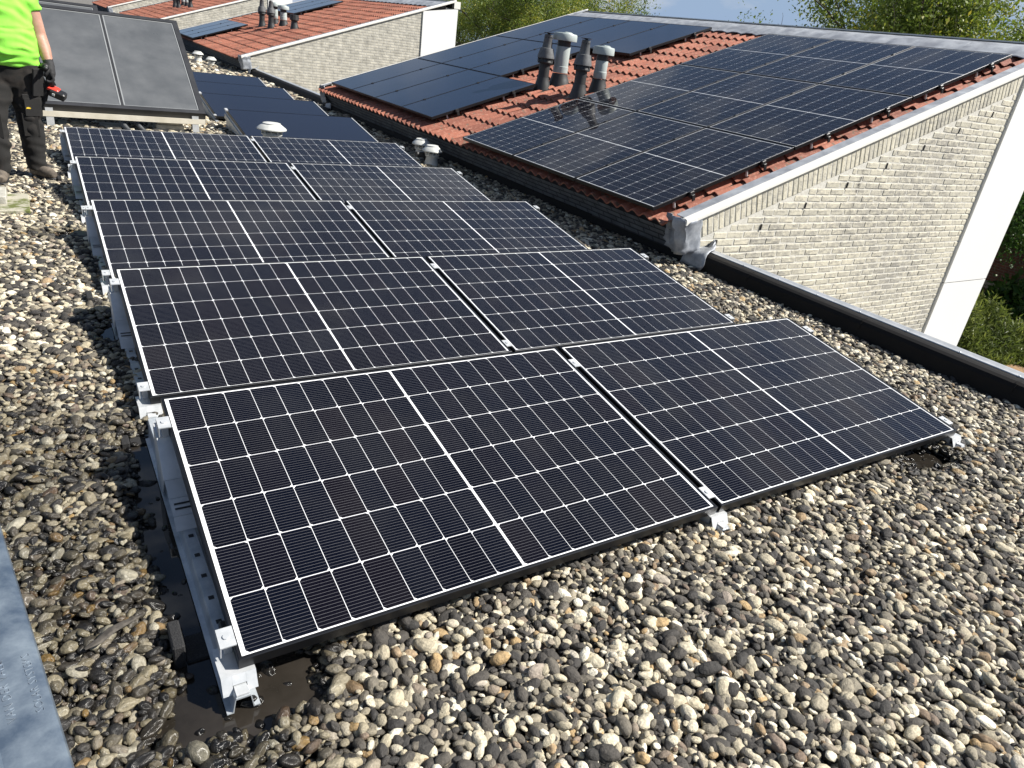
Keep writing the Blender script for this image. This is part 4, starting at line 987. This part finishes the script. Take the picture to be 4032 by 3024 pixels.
body.loft([(0, .01, .80, .15, .11), (0, .0, .92, .165, .125), (0, -.01, 1.05, .16, .125), (0, .0, 1.22, .168, .115), (0, .01, 1.36, .165, .10), (0, .02, 1.43, .11, .08)], 24)
body.tube([(0, .02, 1.40), (0, .015, 1.47), (0, .0, 1.56)], [.065, .058, .056], 14)
body.loft([(0, -.005, 1.515, .035, .045), (0, -.012, 1.54, .058, .072), (0, -.008, 1.60, .072, .09), (0, .0, 1.66, .077, .098), (0, .005, 1.72, .07, .09), (0, .01, 1.765, .035, .05)], 18)
body.tube([(0, -.09, 1.645), (0, -.115, 1.612), (0, -.095, 1.60)], [.012, .017, .012], 8)          # nose
for s in (-1, 1): body.loft([(s*.079, .005, 1.60, .008, .016), (s*.083, .008, 1.63, .010, .020), (s*.082, .01, 1.665, .008, .018)], 10)
for A in (ARM, ARMR): body.tube(A, [.066, .060, .055, .050, .036], 14)
HANDC = Vector((.275, -.085, .835))
def hand(mb, w_, k, mirror=1, sc=1.0):           # palm and five curled fingers round a grip
    w_ = Vector(w_)
    mb.loft([(w_.x+.004*mirror, w_.y-.004, w_.z+.0, .026*sc, .030*sc), (w_.x+.008*mirror, w_.y-.022, w_.z-.035, .026*sc, .042*sc), (w_.x+.010*mirror, w_.y-.032, w_.z-.075, .024*sc, .045*sc), (w_.x+.008*mirror, w_.y-.036, w_.z-.098, .020*sc, .040*sc)], 14)
    for i, (dy, ln) in enumerate(((-.036, .9), (-.013, 1.0), (.011, .95), (.033, .78))):
        b = Vector((w_.x+.013*mirror, w_.y-.036+dy, w_.z-.090))
        pts_ = [b, b+Vector((.004*mirror, -.002, -.030*ln)), b+Vector((-.016*mirror, -.003, -.052*ln)), b+Vector((-.038*mirror, -.002, -.050*ln)), b+Vector((-.046*mirror, -.001, -.036*ln))]
        mb.tube(pts_, [.0115*sc, .0108*sc, .0102*sc, .0095*sc, .0075*sc], 8)
    b = Vector((w_.x-.008*mirror, w_.y-.048, w_.z-.030))
    mb.tube([b, b+Vector((-.014*mirror, -.022, -.022)), b+Vector((-.024*mirror, -.022, -.050)), b+Vector((-.030*mirror, -.012, -.072))], [.015*sc, .013*sc, .0115*sc, .009*sc], 8)
hand(body, ARM[-1], 0, 1, .9); hand(body, ARMR[-1], 0, -1, .9)
fuse(body, 'body', skin, per, .009, 3)
eye = mat('dark_eye', (.02, .015, .012), rough=.2)
for s in (-1, 1): MB().lathe([(.001, -.006), (.008, -.003), (.009, 0), (.006, .004), (.001, .006)], s*.03, 0, 10).build('eye', eye, per, local=True, smooth=True).location = (0, -.094, 1.645)
MB().tube([(-.022, -.088, 1.575), (0, -.096, 1.573), (.022, -.088, 1.575)], .005, 6, flat=.6).build('mouth', mat('lips', (.35, .13, .11), rough=.5), per, local=True, smooth=True)
hr = MB(); hr.loft([(0, .035, 1.60, .072, .07), (0, .02, 1.67, .084, .092), (0, .012, 1.73, .080, .095), (0, .012, 1.775, .05, .06), (0, .012, 1.79, .01, .012)], 18); fuse(hr, 'hair', hairm, per, .008, 2, lambda c: .004*mnoise.noise(c*60))
# shirt: stout torso, sleeves to above the elbow
sh = MB()
sh.loft([(.0, -.005, .865, .195, .155), (.0, -.012, .90, .203, .168), (.0, -.022, .98, .208, .182), (0, -.02, 1.08, .202, .176), (0, -.008, 1.20, .196, .155), (0, .005, 1.31, .192, .135), (0, .014, 1.385, .175, .112), (0, .02, 1.43, .115, .088), (0, .02, 1.455, .07, .07)], 32)
for A in (ARM, ARMR): sh.tube([Vector(A[0])+Vector((-.02*(1 if A is ARM else -1), 0, .01)), Vector(A[0]).lerp(Vector(A[1]), .5), Vector(A[1])+Vector((0, 0, .02))], [.088, .080, .076], 16)
def wr_shirt(c):
    if c.z < 1.15: s = .016*math.sin(c.z*85+3.6*mnoise.noise(c*7)+c.x*14)*mnoise.noise(Vector((c.x*5, c.y*5, c.z*9)))*1.6
    else: s = .010*math.sin(c.z*60+c.x*30+3*mnoise.noise(c*6))*mnoise.noise(c*6+Vector((3, 1, 2)))*1.8
    return s+.006*mnoise.noise(c*9)
fuse(sh, 'shirt', shirtm, per, .009, 4, wr_shirt)
tr = MB(); leg(tr, *LA, .09, 1.36, .90); leg(tr, *RA, -.095, 1.36, .90)
tr.loft([(0, .0, .70, .145, .125), (0, .0, .78, .185, .145), (0, .0, .875, .190, .150), (0, .0, .905, .182, .146)], 26)
def wr_tr(c):
    k = 1.0 if c.z < .62 else .45
    return k*(.016*math.sin(c.z*58+4*mnoise.noise(c*5)+c.x*22)*mnoise.noise(Vector((c.x*7, c.y*7, c.z*8+4)))+.008*mnoise.noise(c*11))
fuse(tr, 'trousers', dusty, per, .009, 3, wr_tr)
# holster pocket, cargo pocket with small yellow mark, belt loop
def pocket(name, x0, x1, z0, z1, y, m, th=.012, tilt=0): 
    mb = MB(); mb.cbox(-(x1-x0)/2, (x1-x0)/2, -th, 0, 0, z1-z0, .004); o = mb.build(name, m, per, local=True); o.location = ((x0+x1)/2, y, z0); o.rotation_euler = (tilt*.3, 0, tilt); return o
pocket('holster_pocket', .10, .195, .66, .87, -.105, trou, .02, .7)
pocket('holster_flap', .165, .20, .62, .84, -.06, trou, .03, 1.1)
pocket('cargo_pocket', .045, .165, .50, .64, -.10, trou, .018, .25)
pocket('cargo_flap', .04, .17, .625, .665, -.112, trou, .014, .25)
pocket('knee_pad_pocket', .02, .135, .34, .52, -.098, dusty, .012, .1)
pocket('knee_pad_pocket', -.225, -.11, .34, .52, -.235, dusty, .012, -.1)
pocket('logo_patch', .062, .095, .555, .567, -.128, mat('yellow_print', (.75, .55, .05), rough=.6), .003, .25)
for (ax, ay), ang, nm in ((LA, .75, 'boot'), (RA, -.05, 'boot')):
    bt = MB(); dx, dy = math.sin(ang), -math.cos(ang)
    def bp(f, z, rx, ry): return (ax+dx*f, ay+dy*f, z, rx, ry)
    bt.loft([bp(0, .02, .05, .055), bp(0, .10, .058, .062), bp(-.0, .19, .064, .068)], 16)
    bt.tube([(ax-dx*.055, ay-dy*.055, .042), (ax+dx*.03, ay+dy*.03, .055), (ax+dx*.12, ay+dy*.12, .046), (ax+dx*.175, ay+dy*.175, .038)], [.038, .050, .047, .030], 14)
    fuse(bt, nm, bootm, per, .009, 3, lambda c: .004*mnoise.noise(c*25))
    sl = MB(); sl.tube([(ax-dx*.085, ay-dy*.085, .008), (ax-dx*.02, ay-dy*.02, .008), (ax+dx*.11, ay+dy*.11, .008), (ax+dx*.195, ay+dy*.195, .010)], [.030, .044, .048, .026], 12, flat=.22); sl.build('sole', M['black'], per, local=True, smooth=True)
for A, mi in ((ARM, 1), (ARMR, -1)):
    gl = MB(); hand(gl, A[-1], 0, mi, 1.22); gl.tube([Vector(A[-1])+Vector((-.006*mi, .022, .035)), Vector(A[-1]), Vector(A[-1])+Vector((.006*mi, -.018, -.03))], [.040, .038, .036], 14); fuse(gl, 'glove', glovem, per, .006, 2)
# tattoo: thin dark lines on the inner forearm
tm = mat('tattoo_ink', (.10, .07, .06), rough=.6)
mb = MB()
for q in range(6):
    t0 = 1.06-q*.022; k = (1.10-t0)/.195; cx_ = .228+.03*k; cy_ = .032-.075*k*k-.040; mb.tube([(cx_-.018, cy_+.004, t0), (cx_+.002, cy_-.003, t0-.006), (cx_+.006, cy_-.002, t0-.018), (cx_-.014, cy_+.002, t0-.016)], .0016, 5)
mb.build('tattoo', tm, per, local=True)
HC = Vector(ARM[-1])+Vector((-.008, -.036, -.115))+PB
drill = thing('cordless_drill', 'black and red cordless drill held in the gloved hand', 'drill', HC)
redm = mat('red_plastic', (.62, .05, .03), rough=.4)
MB().tube([HC+Vector((-.014, .0, .075)), HC+Vector((-.004, -.0, .0)), HC+Vector((.012, -.002, -.055))], [.018, .020, .024], 12, flat=1.2).build('grip', M['black'], drill, smooth=True)
mb = MB(); mb.cbox(-.042, .042, -.036, .036, 0, .022, .006); o = mb.build('battery_collar', redm, drill, local=True); o.location = (.016, 0, -.085); o.rotation_euler = (.25, .35, -.3)
mb = MB(); mb.cbox(-.056, .056, -.040, .040, 0, .052, .008); o = mb.build('battery', M['black'], drill, local=True); o.location = (.036, -.012, -.135); o.rotation_euler = (.25, .35, -.3)
mb = MB(); mb.cbox(-.010, .010, -.004, .0, 0, .018, .001); o = mb.build('label_plate', M['white_trim'], drill, local=True); o.location = (.006, -.058, -.122); o.rotation_euler = (.25, .35, -.3)
MB().tube([HC+Vector((-.03, .05, .085)), HC+Vector((-.022, -.02, .088)), HC+Vector((-.02, -.10, .088))], [.026, .030, .022], 14).build('motor_housing', M['black'], drill, smooth=True)
MB().tube([HC+Vector((-.02, -.10, .088)), HC+Vector((-.02, -.15, .088))], [.017, .011], 12).build('chuck', M['flue_dark'], drill, smooth=True)

# ------------------------------------------------------------------ trees and street beyond the houses
def leaf_material(name, dark, light, yellow):
    m = bpy.data.materials.new(name); m.use_nodes = True; t = m.node_tree; L = t.links.new; b = bsdf(m); b.inputs['Roughness'].default_value = .55
    q = t.nodes.new('ShaderNodeAttribute'); q.attribute_name = 'tint'; r = t.nodes.new('ShaderNodeValToRGB'); e = r.color_ramp.elements; e[0].color = dark+(1,); e[1].color = yellow+(1,); x = e.new(.55); x.color = light+(1,)
    L(q.outputs['Fac'], r.inputs['Fac']); L(r.outputs['Color'], b.inputs['Base Color']); tr_ = t.nodes.new('ShaderNodeBsdfTranslucent'); L(r.outputs['Color'], tr_.inputs['Color'])
    mx = t.nodes.new('ShaderNodeMixShader'); mx.inputs[0].default_value = .38; L(b.outputs[0], mx.inputs[1]); L(tr_.outputs[0], mx.inputs[2]); L(mx.outputs[0], t.nodes['Material Output'].inputs['Surface'])
    return m
LOC = leaf_material('locust_leaf', (.06, .10, .014), (.16, .22, .026), (.40, .35, .04)); GRN = leaf_material('green_leaf', (.022, .06, .010), (.05, .12, .018), (.13, .19, .03)); OLV = leaf_material('grassy_leaf', (.075, .11, .022), (.17, .21, .04), (.30, .31, .08))
barkm = mat('dark_bark', (.035, .028, .022), (.075, .06, .048), scale=14, rough=.9, bump=.8, bscale=40)
def leaves(pos, size, seed, yel=.35, droop=.5, aspect=.27):
    g = np.random.default_rng(seed); n = len(pos); P_ = np.asarray(pos); a = g.normal(size=(n, 3)); a[:, 2] -= droop; a /= np.linalg.norm(a, axis=1)[:, None]
    b = np.cross(a, g.normal(size=(n, 3))); b /= np.linalg.norm(b, axis=1)[:, None]; s = size*g.lognormal(0, .3, n)[:, None]
    a *= s; b *= s*aspect; V = np.stack([P_-b*.15, P_+a*.5+b, P_+a*1.1, P_+a*.5-b], 1).reshape(-1, 3)
    me = bpy.data.meshes.new('leaves'); me.vertices.add(4*n); me.vertices.foreach_set('co', V.ravel().astype(np.float32)); me.loops.add(4*n); me.loops.foreach_set('vertex_index', np.arange(4*n, dtype=np.int32)); me.polygons.add(n); me.polygons.foreach_set('loop_start', np.arange(0, 4*n, 4, dtype=np.int32)); me.update(calc_edges=True); me.validate()
    at = me.attributes.new('tint', 'FLOAT', 'FACE'); base = np.array([mnoise.noise(Vector(p)*.9) for p in P_[::1]])*.5+.42; at.data.foreach_set('value', np.clip(base*yel*2+g.normal(0, .17, n), 0, 1).astype(np.float32)); return me
def tree(name, label, base, h, crown_r, crown_z0, nl, lsize, seed, lm_, yel=.35, group=None, trunk=.16, per_twig=11, spread=.42, droop=.5):
    rd = random.Random(seed); o = thing(name, label, 'tree', base, group); B0 = Vector((0, 0, 0)); mb = MB(); tips = []
    def grow(p, d, ln, r, depth):
        pts_ = [p]; n = 5
        for k in range(n):
            d = (d+Vector((rd.gauss(0, .16), rd.gauss(0, .16), rd.gauss(.03, .10)))).normalized(); p = p+d*ln/n; pts_.append(p)
        mb.tube(pts_, [r*(1-.55*k/n) for k in range(n+1)], 7 if depth < 2 else 4, cap=False)
        if depth >= 2:
            for k in range(1, n+1): tips.append(pts_[k])
        if depth < 4:
            for k in range(3 if depth < 3 else 2):
                i = rd.choice((2, 3, 4, 5)); ax = Vector((rd.gauss(0, 1), rd.gauss(0, 1), rd.gauss(.12, .5))).normalized(); nd = (d*.55+ax*.8).normalized()
                grow(pts_[i], nd, ln*rd.uniform(.55, .78), r*.5, depth+1)
    z1 = crown_z0
    stem = [B0+Vector((.08*math.sin(k*1.7+seed), .08*math.cos(k*1.3+seed), z1*k/4)) for k in range(5)]
    mb.tube(stem, [trunk*(1-.1*k) for k in range(5)], 10)
    for k in range(6):
        a = k*2.4+rd.random(); grow(stem[-1]-Vector((0, 0, rd.uniform(0, z1*.12))), Vector((math.cos(a)*.75, math.sin(a)*.75, rd.uniform(.45, 1.3))).normalized(), (h-z1)*.44, trunk*.5, 0)
    mb.build('trunk', barkm, o, local=True, smooth=True)
    T = np.array([tuple(t) for t in tips]); g = np.random.default_rng(seed); c = np.array([0, 0, (h+z1)/2]); 
    lim = ((T[:, 0]/crown_r)**2+(T[:, 1]/crown_r)**2+((T[:, 2]-c[2])/((h-z1)*.62))**2) < 1.25; T = T[lim]
    idx = g.integers(0, len(T), nl//per_twig); cen = T[idx]+g.normal(0, spread*.55, (len(idx), 3)); pos = (cen[:, None, :]+g.normal(0, spread*.34, (len(idx), per_twig, 3))*np.array([1, 1, .6])).reshape(-1, 3)
    c_ = inst('crown', leaves(pos, lsize, seed, yel, droop), o); c_.data.materials.append(lm_); return o
gt = 'locust trees beyond the houses'
GZ = GROUND_Z
TREES = [(17, 8.7, 10.0, 2.7, 'forked locust tree at the upper right corner, tallest over the zinc ridge', 16000, .45), (17, 11.0, 9.0, 2.3, 'locust tree with bare dark branches above the middle of the ridge', 9000, .32),
         (22, 8.0, 9.5, 3.0, 'yellowing locust tree at the far right above the ridge', 15000, .5), (20.5, 26.0, 8.6, 3.0, 'yellow tinged locust tree just left of the patch of sky', 16000, .62), (21, 30.5, 9.5, 3.2, 'bright green locust tree behind the upper black panels', 18000, .5),
         (20, 35, 9.4, 3.4, 'locust tree beside the white end panel of the second house', 16000, .45), (25, 46, 9.6, 3.8, 'far locust tree at the left of the tree line', 12000, .4), (25, 21.6, 6.9, 1.3, 'low distant locust tree peeping over the ridge under the sky', 7000, .4)]
for i, (x, y, h, cr_, lb, nl, yl) in enumerate(TREES): tree('locust_tree', lb, (x, y, GZ), h, cr_, h*.33, int(nl*4.2), .062, 11+i, LOC, yl, gt, trunk=.17)
tree('weeping_tree', 'dense green weeping tree at the right edge beside the white cladding', (19.0, 6.7, GZ), 4.3, 1.5, 1.7, 26000, .062, 51, GRN, .4, None, trunk=.09, droop=1.2, spread=.36)
def bush(name, label, base, r, h, n, seed, lm_, size=.12, aspect=.16, group=None):
    o = thing(name, label, 'bush', base, group); g = np.random.default_rng(seed); a = g.uniform(0, 2*PI, n); q = np.sqrt(g.uniform(0, 1, n)); top = (1-q**2.2)*h*(.85+.25*np.sin(a*3+seed)); z = top*np.sqrt(g.uniform(.05, 1, n)); P_ = np.stack([np.cos(a)*q*r, np.sin(a)*q*r, z], 1)+g.normal(0, .05, (n, 3)); P_[:, 2] = np.abs(P_[:, 2])
    c = inst('foliage', leaves(P_, size, seed, .45, -.9, aspect), o); c.data.materials.append(lm_)
    mb = MB()
    for k in range(7): b = 2*PI*k/7; mb.tube([(0, 0, 0), (math.cos(b)*r*.3, math.sin(b)*r*.3, h*.4), (math.cos(b)*r*.5, math.sin(b)*r*.5, h*.62)], [.02, .014, .006], 5)
    mb.build('stems', barkm, o, local=True); return o
bush('bush', 'larger olive green grassy bush beside the foot of the white cladding', (16.8, 5.5, GZ), 1.05, 1.15, 20000, 61, OLV, .11, .09)
bush('bush', 'smaller olive green bush at the right edge below the lamp post', (17.6, 4.75, GZ), .8, .75, 13000, 62, OLV, .10, .09)
bush('bush', 'flowering shade bush under the weeping tree', (19.6, 6.1, GZ), .8, 1.25, 3500, 63, GRN, .12, .35)
# brown brick building wall with pale band, in the shade
bw = thing('brick_wall', 'brown brick wall with pale stone band behind the bushes', 'wall', (20.6, 3, GZ))
MB().box(20.6, 21.0, -6, 14, GZ, GZ+.62).build('base_course', M['brick_brown'], bw); MB().box(20.57, 21.0, -6, 14, GZ+.622, GZ+.80).build('stone_band', mat('dull_stone', (.16, .15, .13), (.22, .21, .19), scale=6, rough=.9), bw); MB().box(20.6, 21.0, -6, 14, GZ+.802, GZ+3.6).build('upper_wall', M['brick_brown'], bw)
lp = thing('lamp_post', 'dark green metal lamp post in front of the brown brick wall', 'lamp post', (19.55, 5.72, GZ))
gm = mat('dark_green_paint', (.012, .022, .02), rough=.4)
MB().lathe([(.09, GZ), (.09, GZ+.12), (.085, GZ+.5), (.06, GZ+.56), (.055, GZ+.6)], 19.55, 5.72, 14).build('base_sleeve', gm, lp, smooth=35); MB().lathe([(.048, GZ+.6), (.036, GZ+3.4)], 19.55, 5.72, 12).build('post', gm, lp, smooth=35)
MB().lathe([(.0505, GZ+1.42), (.0505, GZ+1.50)], 19.55, 5.72, 12).build('orange_band', mat('orange_sticker', (.65, .22, .03), rough=.5), lp)
MB().lathe([(.05, GZ+3.4), (.19, GZ+3.46), (.17, GZ+3.75), (.05, GZ+3.85)], 19.55, 5.72, 14).build('lantern', gm, lp, smooth=35)
tag(MB().box(15.9, 16.05, -8, 4.55, GZ+.001, GZ+.12).build('kerb', M['concrete']), kind='structure')
tag(MB().box(16.06, 20.55, -8, 14, GZ+.001, GZ+.05).build('planting_bed', mat('leaf_litter', (.10, .065, .035), (.33, .20, .10), scale=18, rough=.95, bump=1, bscale=25)), kind='structure')
